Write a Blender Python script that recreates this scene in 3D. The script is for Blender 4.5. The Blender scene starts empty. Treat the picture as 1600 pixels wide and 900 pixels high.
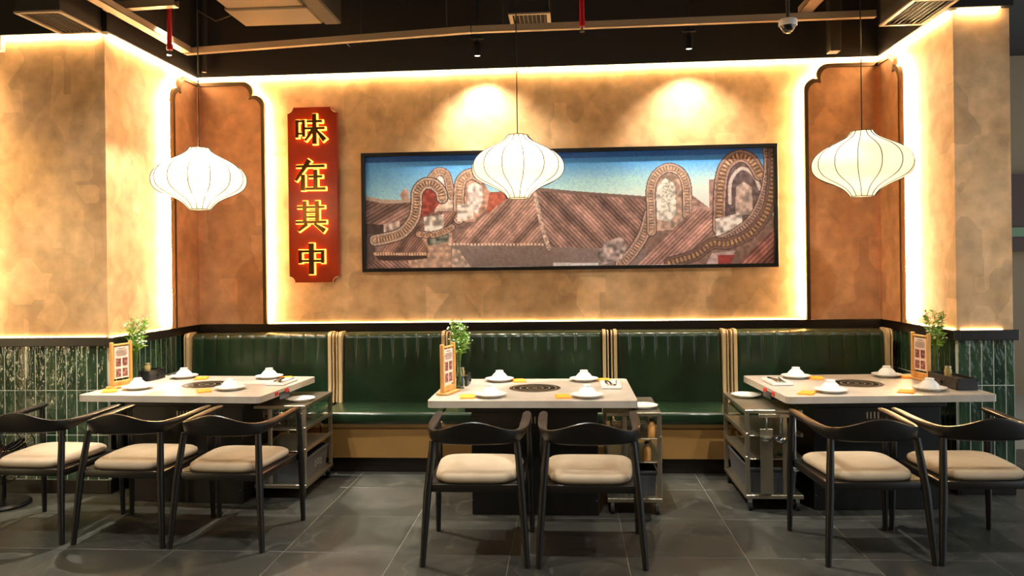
import bpy, bmesh, math, random
import numpy as np
from mathutils import Vector, Matrix
random.seed(7); np.random.seed(7)
S = bpy.context.scene
C = S.collection
PI = math.pi

# ------------------------------------------------------------------ camera
cam_d = bpy.data.cameras.new('camera'); cam = bpy.data.objects.new('camera', cam_d); C.objects.link(cam)
cam_d.sensor_width = 36.0; cam_d.lens = 1206.6*36/1600
cam_d.shift_y = -(450-419.66)/1600
cam_d.clip_start = .05; cam_d.clip_end = 60
cam.matrix_world = Matrix.Translation((0, 0, 1.48)) @ Matrix.Rotation(.0722, 4, 'Z') @ Matrix.Rotation(PI/2, 4, 'X') @ Matrix.Rotation(-.013, 4, 'Z')
S.camera = cam
# ------------------------------------------------------------------ world, exposure
W = bpy.data.worlds.new('world'); S.world = W; W.use_nodes = True
W.node_tree.nodes['Background'].inputs[0].default_value = (.84, .93, 1, 1)
W.node_tree.nodes['Background'].inputs[1].default_value = 1.5
S.view_settings.view_transform = 'Standard'; S.view_settings.look = 'None'
S.view_settings.gamma = 1; S.view_settings.use_curve_mapping = False
S.view_settings.exposure = 0.45
LED_TOP, LED_SIDE, LED_LOW = 44.0, 330.0, 8.0
LAMP_W, TABLE_SPOT, WALL_SPOT, AISLE_FILL = 2.7, 170.0, 100.0, 120.0
WARM = (1, .68, .33)

# ------------------------------------------------------------------ helpers
def lin(c):
    return tuple(((v/255)/12.92 if v/255 <= .04045 else ((v/255+.055)/1.055)**2.4) for v in c)
class NT:
    def __init__(s, name):
        s.m = bpy.data.materials.new(name); s.m.use_nodes = True
        s.t = s.m.node_tree; s.n = s.t.nodes; s.b = s.n['Principled BSDF']; s.out = s.n['Material Output']
    def node(s, t, **k):
        n = s.n.new(t)
        for a, v in k.items(): setattr(n, a, v)
        return n
    def link(s, a, b): s.t.links.new(a, b)
def mat(name, col, rough=.5, metal=0., spec=.5, emit=None, es=0, trans=0, coat=0, ior=1.45):
    q = NT(name); b = q.b
    b.inputs['Base Color'].default_value = (*lin(col), 1)
    b.inputs['Roughness'].default_value = rough; b.inputs['Metallic'].default_value = metal
    b.inputs['Specular IOR Level'].default_value = spec
    b.inputs['Transmission Weight'].default_value = trans; b.inputs['IOR'].default_value = ior
    b.inputs['Coat Weight'].default_value = coat
    if emit:
        b.inputs['Emission Color'].default_value = (*emit, 1); b.inputs['Emission Strength'].default_value = es
    return q
def noise_col(q, cols, scale=3., detail=6, rough=.6, coord='Object', stretch=(1, 1, 1), dist=0., perobj=False, pos=None):
    tc = q.node('ShaderNodeTexCoord'); mp = q.node('ShaderNodeMapping'); mp.inputs['Scale'].default_value = stretch
    q.link(tc.outputs[coord], mp.inputs['Vector'])
    if perobj:
        oi = q.node('ShaderNodeObjectInfo'); vm = q.node('ShaderNodeVectorMath', operation='SCALE'); vm.inputs[0].default_value = (13, 7, 5)
        q.link(oi.outputs['Random'], vm.inputs['Scale']); q.link(vm.outputs[0], mp.inputs['Location'])
    n = q.node('ShaderNodeTexNoise'); n.inputs['Scale'].default_value = scale; n.inputs['Detail'].default_value = detail
    n.inputs['Roughness'].default_value = rough; n.inputs['Distortion'].default_value = dist
    q.link(mp.outputs[0], n.inputs['Vector'])
    r = q.node('ShaderNodeValToRGB'); e = r.color_ramp.elements
    pos = pos or [.3+.4*i/(len(cols)-1) for i in range(len(cols))]
    while len(e) < len(cols): e.new(.5)
    for i, c in enumerate(cols): e[i].position = pos[i]; e[i].color = (*lin(c), 1)
    q.link(n.outputs['Fac'], r.inputs[0]); q.link(r.outputs[0], q.b.inputs['Base Color'])
    return mp, n, r
def bump(q, mp, scale, strength, dist=.01, detail=4, kind='noise'):
    n = q.node('ShaderNodeTexNoise'); n.inputs['Scale'].default_value = scale; n.inputs['Detail'].default_value = detail
    q.link(mp.outputs[0], n.inputs['Vector'])
    b = q.node('ShaderNodeBump'); b.inputs['Strength'].default_value = strength; b.inputs['Distance'].default_value = dist
    q.link(n.outputs['Fac'], b.inputs['Height']); q.link(b.outputs[0], q.b.inputs['Normal'])
    return n, b

M = {}
def plaster(name, cols, rough=.5, metal=.15):
    q = mat(name, cols[0], rough, metal)
    mp, n, r = noise_col(q, cols, 1.6, 8, .62, dist=.25)
    # trowel patches: blocky strokes mixed over the cloudy ground
    v = q.node('ShaderNodeTexVoronoi', distance='MANHATTAN'); v.inputs['Scale'].default_value = 3.4
    mp2 = q.node('ShaderNodeMapping'); mp2.inputs['Scale'].default_value = (1.3, 1.3, 1.); tc = q.node('ShaderNodeTexCoord')
    q.link(tc.outputs['Object'], mp2.inputs[0]); q.link(mp2.outputs[0], v.inputs['Vector'])
    hs = q.node('ShaderNodeSeparateColor'); q.link(v.outputs['Color'], hs.inputs[0])
    mr = q.node('ShaderNodeMapRange'); mr.inputs['To Min'].default_value = .84; mr.inputs['To Max'].default_value = 1.12
    q.link(hs.outputs[0], mr.inputs['Value'])
    n2 = q.node('ShaderNodeTexNoise'); n2.inputs['Scale'].default_value = 9; n2.inputs['Detail'].default_value = 5; q.link(mp.outputs[0], n2.inputs['Vector'])
    mr2 = q.node('ShaderNodeMapRange'); mr2.inputs['From Min'].default_value = .3; mr2.inputs['From Max'].default_value = .7; mr2.inputs['To Min'].default_value = .78; mr2.inputs['To Max'].default_value = 1.14
    q.link(n2.outputs['Fac'], mr2.inputs['Value'])
    mu = q.node('ShaderNodeMath', operation='MULTIPLY'); q.link(mr.outputs[0], mu.inputs[0]); q.link(mr2.outputs[0], mu.inputs[1])
    mx = q.node('ShaderNodeVectorMath', operation='SCALE'); q.link(r.outputs[0], mx.inputs[0]); q.link(mu.outputs[0], mx.inputs['Scale'])
    q.link(mx.outputs[0], q.b.inputs['Base Color'])
    bump(q, mp, 14, .25, .004, 6)
    return q.m
M['plaster'] = plaster('copper_plaster', [(198, 154, 106), (220, 177, 127), (232, 194, 148)], .48, .06)
M['panel'] = plaster('corner_panel_plaster', [(194, 136, 90), (210, 154, 106), (222, 170, 122)], .5, .06)
M['black_wood'] = mat('black_wood', (24, 22, 20), .38).m
M['trim'] = mat('rail_black', (26, 20, 16), .3).m
M['bronze'] = mat('bronze_edge', (84, 66, 46), .35, .5).m
M['dark'] = mat('ceiling_black', (34, 31, 26), .8).m
M['duct'] = mat('duct_dark', (40, 36, 30), .55).m
M['strut'] = mat('strut_steel', (176, 152, 120), .45, .35).m
M['vent'] = mat('vent_frame', (150, 132, 110), .5).m
M['slat'] = mat('vent_slat', (96, 84, 68), .5).m
M['vent_in'] = mat('vent_inside', (14, 13, 12), .8).m
M['accase'] = mat('air_conditioner_casing', (124, 108, 84), .5).m
M['redpipe'] = mat('red_pipe', (170, 14, 24), .35).m
M['steel'] = mat('brushed_steel', (176, 168, 148), .3, .9).m
M['chrome'] = mat('chrome', (200, 200, 200), .12, 1).m
M['white'] = mat('white_ceramic', (236, 234, 228), .18, coat=.3).m
M['whiteplastic'] = mat('white_plastic', (225, 222, 215), .4).m
M['orange'] = mat('orange_paper', (240, 152, 40), .7).m
M['wood'] = mat('pale_wood', (206, 150, 78), .5)
noise_col(M['wood'], [(186, 128, 58), (208, 152, 82), (220, 168, 98)], 6, 5, stretch=(6, 6, .6)); M['wood'] = M['wood'].m
M['darkbox'] = mat('dark_lacquer', (30, 30, 32), .35)
noise_col(M['darkbox'], [(24, 24, 26), (40, 40, 42)], 8, stretch=(8, 8, 1)); M['darkbox'] = M['darkbox'].m
M['cardwhite'] = mat('card_paper', (232, 214, 200), .6).m
M['cardink'] = mat('card_ink', (110, 70, 62), .6).m
M['cardphoto'] = mat('card_photo', (90, 50, 44), .6)
noise_col(M['cardphoto'], [(50, 30, 28), (130, 70, 60), (190, 150, 140)], 60, 3); M['cardphoto'] = M['cardphoto'].m
M['greybin'] = mat('grey_bin', (74, 76, 80), .5).m
M['blackplastic'] = mat('black_plastic', (16, 16, 17), .35).m
M['rubber'] = mat('rubber', (18, 18, 18), .7).m
M['basebox'] = mat('table_base_black', (14, 13, 12), .4).m
M['gold'] = mat('gold_laminate', (214, 184, 134), .34, .1).m
M['goldbase'] = mat('gold_base', (156, 118, 66), .36, .1).m
M['glass'] = mat('clear_glass', (235, 245, 240), .03, trans=1, ior=1.3).m
M['stem'] = mat('stem_green', (92, 128, 48), .5).m
M['leaf'] = mat('leaf_green', (96, 146, 44), .45)
M['leaf'].b.inputs['Subsurface Weight'].default_value = 0
noise_col(M['leaf'], [(84, 128, 40), (124, 172, 62), (168, 204, 98)], 20, 2); M['leaf'] = M['leaf'].m
M['petal'] = mat('petal_white', (236, 234, 222), .6).m
M['bud'] = mat('bud_brown', (122, 104, 46), .6).m
M['jar'] = mat('amber_jar', (196, 170, 104), .15, trans=.4).m
M['grillrim'] = mat('grill_rim', (120, 112, 100), .25, .9).m
M['grillblack'] = mat('grill_glass', (18, 17, 16), .18).m
M['red'] = mat('red_label', (206, 36, 28), .5).m
M['sign'] = mat('sign_board', (158, 50, 20), .28)
noise_col(M['sign'], [(146, 44, 16), (170, 56, 24)], 3); M['sign'] = M['sign'].m
M['letter'] = mat('letter_bronze', (104, 74, 34), .25, .8).m
M['halo'] = mat('letter_halo', (255, 170, 60), .5, emit=(1, .42, .05), es=4.0).m
M['frame'] = mat('picture_frame', (18, 16, 14), .35).m
M['spotface'] = mat('lamp_face', (255, 255, 255), .5, emit=(1, .86, .66), es=6).m
M['ledtop'] = mat('led_top', (255, 240, 210), .5, emit=WARM, es=LED_TOP).m
M['ledside'] = mat('led_side', (255, 240, 210), .5, emit=WARM, es=LED_SIDE).m
M['ledlow'] = mat('led_low', (255, 240, 210), .5, emit=WARM, es=LED_LOW).m
M['addedled'] = mat('added_glint_led', (255, 240, 210), .5, emit=(1, .78, .42), es=26).m
M['grout'] = mat('grout', (206, 210, 190), .8).m
M['darkmetal'] = mat('dark_chrome', (60, 58, 54), .2, .9).m
M['redwire'] = mat('fan_motor', (60, 22, 16), .5).m
M['smoke'] = mat('smoke_dome', (30, 28, 26), .08, coat=.6).m
M['exitface'] = mat('exit_lamp_face', (255, 255, 255), .5, emit=(1, .95, .85), es=1.2).m
M['rearwall'] = mat('rear_wall', (150, 128, 100), .8).m
M['farwall'] = mat('far_room_wall', (128, 110, 86), .8).m
M['farbrown'] = mat('far_brown', (58, 30, 18), .6).m
M['fargreen'] = mat('far_green', (92, 120, 88), .6).m
# pendant shade: thin silk that lets the bulb through
q = NT('silk_shade'); q.n.remove(q.b)
tr = q.node('ShaderNodeBsdfTranslucent'); tr.inputs[0].default_value = (*lin((255, 240, 212)), 1)
df = q.node('ShaderNodeBsdfDiffuse'); df.inputs[0].default_value = (*lin((250, 240, 222)), 1)
mx = q.node('ShaderNodeMixShader'); mx.inputs[0].default_value = .3
q.link(tr.outputs[0], mx.inputs[1]); q.link(df.outputs[0], mx.inputs[2]); q.link(mx.outputs[0], q.out.inputs[0]); M['silk'] = q.m; M['ribwire'] = mat('rib_wire', (22, 19, 14), .5).m
# seat fabric, leather, stone, floor, glazed tile
q = mat('beige_fabric', (176, 156, 130), .75); mp, n, r = noise_col(q, [(156, 140, 116), (174, 157, 132)], 5); bump(q, mp, 220, .25, .001); M['fabric'] = q.m
q = mat('green_leather', (28, 54, 36), .3, coat=.25); mp, n, r = noise_col(q, [(18, 36, 20), (26, 48, 28), (32, 56, 33)], 4, 4)
q.b.inputs['Coat Roughness'].default_value = .15; bump(q, mp, 30, .18, .004, 3); M['leather'] = q.m
q = mat('grey_stone', (170, 162, 150), .32); noise_col(q, [(160, 152, 140), (176, 168, 156), (184, 176, 164)], 5, 8); M['stone'] = q.m
q = mat('slate_tile', (70, 70, 64), .36); mp, n, r = noise_col(q, [(50, 51, 47), (64, 64, 58), (80, 78, 71)], 2.2, 9, .65, perobj=True, dist=.8)
wv = q.node('ShaderNodeTexNoise'); wv.inputs['Scale'].default_value = 1.3; wv.inputs['Detail'].default_value = 5; wv.inputs['Distortion'].default_value = 1.5; q.link(mp.outputs[0], wv.inputs['Vector'])
rp = q.node('ShaderNodeValToRGB'); e = rp.color_ramp.elements; e[0].position = .49; e[0].color = (0, 0, 0, 1); e[1].position = .5; e[1].color = (1, 1, 1, 1); e2 = e.new(.51); e2.color = (0, 0, 0, 1)
q.link(wv.outputs['Fac'], rp.inputs[0])
mxc = q.node('ShaderNodeMix', data_type='RGBA'); mxc.inputs[7].default_value = (*lin((122, 118, 108)), 1)
ml = q.node('ShaderNodeMath', operation='MULTIPLY'); ml.inputs[1].default_value = .25; q.link(rp.outputs[0], ml.inputs[0])
q.link(ml.outputs[0], mxc.inputs[0]); q.link(r.outputs[0], mxc.inputs[6]); q.link(mxc.outputs[2], q.b.inputs['Base Color'])
rr = q.node('ShaderNodeMapRange'); rr.inputs['To Min'].default_value = .22; rr.inputs['To Max'].default_value = .5; q.link(n.outputs['Fac'], rr.inputs[0]); q.link(rr.outputs[0], q.b.inputs['Roughness'])
bump(q, mp, 12, .12, .004, 6); M['slate'] = q.m
q = mat('green_glaze', (44, 66, 50), .1, coat=.4); mp, n, r = noise_col(q, [(24, 44, 32), (40, 64, 46), (60, 88, 60)], 3, 3, perobj=True, stretch=(1, 1, .5))
n2, b2 = bump(q, mp, 22, .6, .012, 2)
M['glaze'] = q.m
M['floorgrout'] = mat('floor_grout', (132, 124, 108), .8).m
# induction plate rings: radial print
q = mat('grill_print', (20, 18, 17), .2)
tc = q.node('ShaderNodeTexCoord'); ln = q.node('ShaderNodeVectorMath', operation='LENGTH'); q.link(tc.outputs['Object'], ln.inputs[0])
ms = q.node('ShaderNodeMath', operation='MULTIPLY'); ms.inputs[1].default_value = 2*PI*24; q.link(ln.outputs['Value'], ms.inputs[0])
sn = q.node('ShaderNodeMath', operation='SINE'); q.link(ms.outputs[0], sn.inputs[0])
rp = q.node('ShaderNodeValToRGB'); rp.color_ramp.elements[0].position = .8; rp.color_ramp.elements[0].color = (*lin((22, 19, 17)), 1); rp.color_ramp.elements[1].position = .92; rp.color_ramp.elements[1].color = (*lin((150, 132, 112)), 1)
q.link(sn.outputs[0], rp.inputs[0]); q.link(rp.outputs[0], q.b.inputs['Base Color']); M['grillprint'] = q.m
q = mat('printed_photo', (128, 128, 128), .4)
at = q.node('ShaderNodeAttribute', attribute_name='print'); q.link(at.outputs['Color'], q.b.inputs['Base Color']); M['print'] = q.m

class B:
    def __init__(s): s.bm = bmesh.new()
    def box(s, x0, x1, y0, y1, z0, z1, bev=0., seg=1, mtx=None):
        t = bmesh.new(); bmesh.ops.create_cube(t, size=1)
        for v in t.verts: v.co = Vector(((x0+x1)/2+v.co.x*(x1-x0), (y0+y1)/2+v.co.y*(y1-y0), (z0+z1)/2+v.co.z*(z1-z0)))
        if bev: bmesh.ops.bevel(t, geom=t.edges[:], offset=bev, segments=seg, profile=.5, affect='EDGES')
        if mtx: t.transform(mtx)
        s.add(t); return s
    def add(s, t):
        m = bpy.data.meshes.new('tmp'); t.to_mesh(m); t.free(); s.bm.from_mesh(m); bpy.data.meshes.remove(m)
    def rings(s, rings, closed=True, cap=True):
        vs = [[s.bm.verts.new(p) for p in r] for r in rings]
        for a, b in zip(vs, vs[1:]):
            n = len(a)
            for i in range(n if closed else n-1):
                j = (i+1) % n
                try: s.bm.faces.new((a[i], a[j], b[j], b[i]))
                except ValueError: pass
        if cap:
            for r in (vs[0], vs[-1]):
                try: s.bm.faces.new(r)
                except ValueError: pass
        return s
    def tube(s, pts, r, n=8, cap=True):
        pts = [Vector(p) for p in pts]; rad = r if isinstance(r, (list, tuple)) else [r]*len(pts)
        up = None; R = []
        for i, p in enumerate(pts):
            d = (pts[min(i+1, len(pts)-1)]-pts[max(i-1, 0)]).normalized()
            if up is None: up = Vector((0, 0, 1)) if abs(d.z) < .9 else Vector((1, 0, 0))
            a = d.cross(up).normalized(); b = a.cross(d).normalized(); up = b
            R.append([p+(a*math.cos(2*PI*k/n)+b*math.sin(2*PI*k/n))*rad[i] for k in range(n)])
        return s.rings(R, True, cap)
    def lathe(s, prof, n=24, c=(0, 0, 0), cap=True):
        return s.rings([[(c[0]+r*math.cos(2*PI*k/n), c[1]+r*math.sin(2*PI*k/n), c[2]+z) for k in range(n)] for r, z in prof], True, cap)
    def prism(s, poly, d0, d1, f):
        """poly in 2D, extruded between depths; f(a,b,d)->xyz"""
        a = [s.bm.verts.new(f(x, y, d0)) for x, y in poly]; b = [s.bm.verts.new(f(x, y, d1)) for x, y in poly]
        n = len(poly)
        for i in range(n): s.bm.faces.new((a[i], a[(i+1) % n], b[(i+1) % n], b[i]))
        s.bm.faces.new(a); s.bm.faces.new(b[::-1]); return s
    def quad(s, *p):
        s.bm.faces.new([s.bm.verts.new(x) for x in p]); return s
    def mesh(s, name, m, smooth=True, angle=38):
        bmesh.ops.recalc_face_normals(s.bm, faces=s.bm.faces[:])
        me = bpy.data.meshes.new(name); s.bm.to_mesh(me); s.bm.free()
        if m: me.materials.append(M[m])
        if smooth:
            me.shade_smooth(); me.set_sharp_from_angle(angle=math.radians(angle))
        return me
    def obj(s, name, m, parent=None, smooth=True, angle=38, loc=None):
        o = bpy.data.objects.new(name, s.mesh(name, m, smooth, angle)); C.objects.link(o)
        if parent: o.parent = parent
        if loc: o.location = loc
        return o
def tag(o, label, cat, group=None):
    o['label'] = label; o['category'] = cat
    if group: o['group'] = group
    return o
def thing(name, label, cat, loc=(0, 0, 0), rz=0, group=None):
    o = bpy.data.objects.new(name, None); C.objects.link(o); o.location = loc; o.rotation_euler = (0, 0, rz); o.empty_display_size = .05
    return tag(o, label, cat, group)
def struct(name, b, m, parent=None, smooth=False):
    o = b.obj(name, m, parent, smooth); o['kind'] = 'structure'; return o
def dup(root, loc, rz, label):
    r = root.copy(); C.objects.link(r); r.location = loc; r.rotation_euler = (0, 0, rz); r['label'] = label
    for ch in root.children:
        c = ch.copy(); C.objects.link(c); c.parent = r
        for g in ch.children:
            d = g.copy(); C.objects.link(d); d.parent = c
    return r
def lamp(name, kind, energy, col, parent, loc, target=None, size=.05, angle=60, blend=.4):
    l = bpy.data.lights.new(name, kind); l.energy = energy; l.color = col
    l.shadow_soft_size = size
    if kind == 'SPOT': l.spot_size = math.radians(angle); l.spot_blend = blend
    o = bpy.data.objects.new(name, l); C.objects.link(o); o.location = loc
    if parent: o.parent = parent
    if target is not None: o.rotation_euler = (Vector(target)-Vector(loc)).to_track_quat('-Z', 'Y').to_euler()
    return o

# ------------------------------------------------------------------ room shell
XL, XR, YB, ZT, YL, YR, XE = -3.1, 2.48, 6.26, 3.1, 5.0, 5.14, 2.826
floor = struct('floor', B().box(-7.2, 6.6, -1.4, 7.6, -.06, -.0022), 'floorgrout')
tb = B(); tb.box(-.2985, .2985, -.2985, .2985, -.02, 0, .0015); tile_me = tb.mesh('floor_tile', 'slate', False)
fx0, fy0 = -1.517, 3.982
for i in range(-9, 13):
    for j in range(-8, 6):
        x, y = fx0+.6*i+.3, fy0+.6*j+.3
        if (y > 6.25) or (x < XL-.3 and y > 5.2): continue
        if (abs(x) > 3.6 and y < 1) : continue
        o = bpy.data.objects.new('tile', tile_me); C.objects.link(o); o.parent = floor; o.location = (x, y, random.uniform(-.0006, 0))
        o.rotation_euler = (0, 0, random.choice((0, PI/2, PI, -PI/2)))
struct('wall_back', B().box(XL-.2, XR+.2, YB, YB+.2, 0, ZT), 'plaster')
wl = struct('wall_left', B().box(XL-.2, XL, YL, YB, 0, ZT), 'plaster')
wlf = struct('wall_left_front', B().box(-7.2, XL-.2, YL, YL+.2, 0, ZT), 'plaster')
wr = struct('wall_right', B().box(XR, XR+.173, YR, YB, 0, ZT), 'plaster')
wrf = struct('wall_right_front', B().box(XR+.173, XE, YR, YB+.2, 0, ZT), 'plaster')
ceil = struct('ceiling', B().box(-7.2, 6.6, -1.4, 9.2, 3.78, 3.9), 'dark')
struct('ceiling_bulkhead_back', B().box(XL-.2, XR+.2, YB-.05, YB+.2, ZT, 3.78), 'dark')
struct('ceiling_bulkhead_left', B().box(XL-.2, XL+.05, YL-.05, YB-.05, ZT, 3.78), 'dark')
struct('ceiling_bulkhead_left_front', B().box(-7.2, XL-.2, YL-.05, YL+.2, ZT, 3.78), 'dark')
struct('ceiling_bulkhead_right', B().box(XR-.05, XE, YR-.05, YB-.05, ZT, 3.78), 'dark')
struct('wall_rear', B().box(-7.2, 6.6, -1.6, -1.4, 0, 3.78), 'rearwall')
struct('wall_left_outer', B().box(-7.4, -7.2, -1.6, YL+.2, 0, 3.78), 'plaster')
# the room beyond the pillar
struct('wall_far', B().box(XE, 6.6, 9.0, 9.2, 0, 3.78), 'farwall')
struct('floor_far', B().box(XE, 6.6, 7.6, 9.2, -.06, 0), 'floorgrout')
struct('trim_far', B().box(XE, 6.6, 8.9, 9.0, 1.6, 2.45), 'farbrown')
struct('trim_far_band', B().box(XE, 6.6, 8.88, 9.0, 1.86-.1, 1.86), 'fargreen')
# rails (black) along the walls
def rail(name, *a): struct(name, B().box(*a, .003), 'trim')
rail('trim_1', XL, XR, YB-.035, YB, .975, 1.05)
rail('trim_2', XL, XL+.035, YL-.035, YB-.035, .985, 1.05)
rail('trim_3', -7.2, XL, YL-.035, YL, .995, 1.055)
rail('trim_4', XR-.035, XR, YR-.035, YB-.035, .985, 1.05)
rail('trim_5', XR, XE+.02, YR-.035, YR, .985, 1.05)
rail('baseboard_left_front', -7.2, XL, YL-.018, YL, 0, .092)
rail('baseboard_left', XL, XL+.018, YL-.018, 5.5, 0, .092)
rail('baseboard_right', XR-.018, XR, YR-.018, 5.5, 0, .092)
rail('baseboard_right_front', XR, XE, YR-.018, YR, 0, .092)
# glazed wall tiles, one by one, on a pale grout bed
tb = B(); tb.box(-.0336, .0336, -.009, 0, -.148, .148, .002, 1); gl_me = tb.mesh('glazed_tile', 'glaze', False)
def tiled(wall, axis, a0, a1, plane, sgn, fwd=False):
    g = B()
    if axis == 'x': g.box(a0, a1, plane-.009, plane, .092, .99)
    else: g.box(min(plane, plane+sgn*.009), max(plane, plane+sgn*.009), a0, a1, .092, .99)
    g.obj('grout_bed', 'grout', wall, False)
    n = int((a1-a0)/.0732)
    for i in range(n+1):
        for k in range(3):
            c = a0+.0366+.0732*i if fwd else a1-.0366-.0732*i
            sc = 1.
            if fwd and c+.036 > a1:
                wd = a1-(c-.0366)
                if wd < .02: continue
                sc = (wd-.006)/.0672; c = c-.0366+wd/2
            elif c-.036 < a0: continue
            o = bpy.data.objects.new('tile', gl_me); C.objects.link(o); o.parent = wall; o.scale.x = sc
            z = .243+.302*k
            tx, tz = random.gauss(0, .006), random.gauss(0, .008)
            if axis == 'x': o.location = (c, plane-.003, z); o.rotation_euler = (tx, 0, tz)
            else: o.location = (plane+sgn*.003, c, z); o.rotation_euler = (tx, 0, sgn*PI/2+tz)
tiled(wlf, 'x', -4.75, XL, YL, -1)
tiled(wl, 'y', YL, 6.1, XL, 1, True)
tiled(wr, 'y', YR, 6.1, XR, -1, True)
tiled(wrf, 'x', XR, XE, YR, -1, True)

# ------------------------------------------------------------------ LED strips in the coves
def led(name, label, m, *a):
    tag(B().box(*a).obj(name, m, None, False), label, 'led strip', 'warm light strips along the walls')
T = .012
led('led_strip', 'warm light strip under the bulkhead above the framed picture', 'ledtop', XL+.01, XR-.01, YB-.03, YB-.012, ZT-T, ZT)
led('led_strip', 'warm light strip along the top of the alcove side wall beside the red sign', 'ledtop', XL+.012, XL+.03, YL+.02, YB-.035, ZT-T, ZT)
led('led_strip', 'warm light strip above the golden wall with the wavy green tiles', 'ledtop', -6.5, XL-.02, YL-.03, YL-.012, ZT-T, ZT)
led('led_strip', 'warm light strip along the top of the alcove side wall beside the pillar', 'ledtop', XR-.03, XR-.012, YR+.02, YB-.035, ZT-T, ZT)
led('led_strip', 'short warm light strip on top of the grey copper pillar', 'ledtop', XR+.02, XE-.07, YR-.03, YR-.012, ZT-T, ZT)
led('led_strip', 'thin light line on the black rail below the framed picture', 'ledlow', -2.44, 1.82, YB-.012, YB-.002, 1.05, 1.056)
led('led_strip', 'thin light line on the rail of the side wall by the three-chair table', 'ledlow', XL+.002, XL+.012, YL+.01, 5.74, 1.05, 1.056)
led('led_strip', 'thin light line on the rail above the wavy green tiles', 'ledlow', -6.5, XL-.01, YL-.012, YL-.002, 1.055, 1.061)
led('led_strip', 'thin light line on the rail of the side wall by the pillar', 'ledlow', XR-.012, XR-.002, YR+.01, 5.74, 1.05, 1.056)
led('led_strip', 'thin light line on the rail of the grey copper pillar', 'ledlow', XR+.02, XE-.07, YR-.012, YR-.002, 1.05, 1.056)

led('led_strip', 'tall upright light strip added on the unseen side wall for glints in the wavy tiles', 'addedled', -7.197, -7.17, .05, .27, .1, 3.0)  # added strip, out of view, placed so the glazed tiles catch its glints
# ------------------------------------------------------------------ backlit corner panels
def arc(cx, cy, r, a0, a1, n=7): return [(cx+r*math.cos(math.radians(a0+(a1-a0)*i/n)), cy+r*math.sin(math.radians(a0+(a1-a0)*i/n))) for i in range(n+1)]
def panel_poly(w, zb, zt, inset=0., a0=0.):
    """from the corner (a=0) out to a=w, with the double-scallop shoulder at the free upper edge"""
    r = .09
    w -= inset; zt -= inset
    p = [(a0, zb), (w, zb)]
    p += arc(w-r, zt-.2, r, 0, 80)
    p += [(w-r-.012, zt-.118)]
    p += arc(w-2*r+.0, zt-.085, .085, -8, 90)
    p += [(a0, zt)]
    return p
def panel(label, f, w, strips):
    t = thing('corner_panel', label, 'wall panel', (0, 0, 0), 0, 'scalloped panels in the alcove corners')
    zb, zt = 1.052, 3.05
    B().prism(panel_poly(w, zb, zt, .012, strips), .035, .05, f).obj('face', 'panel', t, False)
    o, i = panel_poly(w, zb, zt, 0, strips), panel_poly(w, zb, zt, .028, strips)
    b = B()
    for k in range(1, len(o)-1):
        (ax, ay), (bx, by), (cx, cy), (dx, dy) = o[k], o[k+1], i[k+1], i[k]
        if k == 1: pass
        q0 = [f(ax, ay, .03), f(bx, by, .03), f(cx, cy, .03), f(dx, dy, .03)]; q1 = [f(ax, ay, .062), f(bx, by, .062), f(cx, cy, .062), f(dx, dy, .062)]
        v0 = [b.bm.verts.new(p) for p in q0]; v1 = [b.bm.verts.new(p) for p in q1]
        b.bm.faces.new(v0[::-1]); b.bm.faces.new(v1)
        for m_ in range(4): b.bm.faces.new((v0[m_], v0[(m_+1) % 4], v1[(m_+1) % 4], v1[m_]))
    b.obj('edge_strip', 'bronze', t, False)
    # strip lights on the back of the panel, just inside its free edge
    b = B(); path = [(w-.014, zb+.01), (w-.014, zt-.2)]
    s = .008
    def seg(a0, z0, a1, z1):
        p = [f(a0, z0, .012), f(a1, z1, .012), f(a1, z1, .026), f(a0, z0, .026)]
        n = Vector((z1-z0, -(a1-a0))).normalized()*s
        pp = [f(a0-n.x, z0-n.y, .012), f(a1-n.x, z1-n.y, .012), f(a1-n.x, z1-n.y, .026), f(a0-n.x, z0-n.y, .026)]
        v0 = [b.bm.verts.new(x) for x in p]; v1 = [b.bm.verts.new(x) for x in pp]
        b.bm.faces.new(v0); b.bm.faces.new(v1[::-1])
        for m_ in range(4): b.bm.faces.new((v0[m_], v0[(m_+1) % 4], v1[(m_+1) % 4], v1[m_]))
    seg(w-.012, zb+.02, w-.012, zt-.2)
    sh = panel_poly(w, zb, zt, .012)[2:-1]
    for k in range(0, len(sh)-1): seg(*sh[k], *sh[k+1])
    b.obj('backlight', 'ledside', t, False)
panel('copper panel beside the red sign, filling the back wall corner', lambda a, z, d: (XL+a, YB-d, z), .62, 0)
panel('narrow copper panel on the side wall near the red sign', lambda a, z, d: (XL+d, YB-a, z), .47, .064)
panel('copper panel on the back wall corner nearest the pillar', lambda a, z, d: (XR-a, YB-d, z), .615, 0)
panel('narrow copper panel on the side wall next to the pillar', lambda a, z, d: (XR-d, YB-a, z), .46, .064)
# its sister panel further along the golden wall, whose glow enters the frame
panel('copper panel on the golden wall at the edge of the photo', lambda a, z, d: (-5.2+a, YL-d, z), 1.14, 0)

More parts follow.
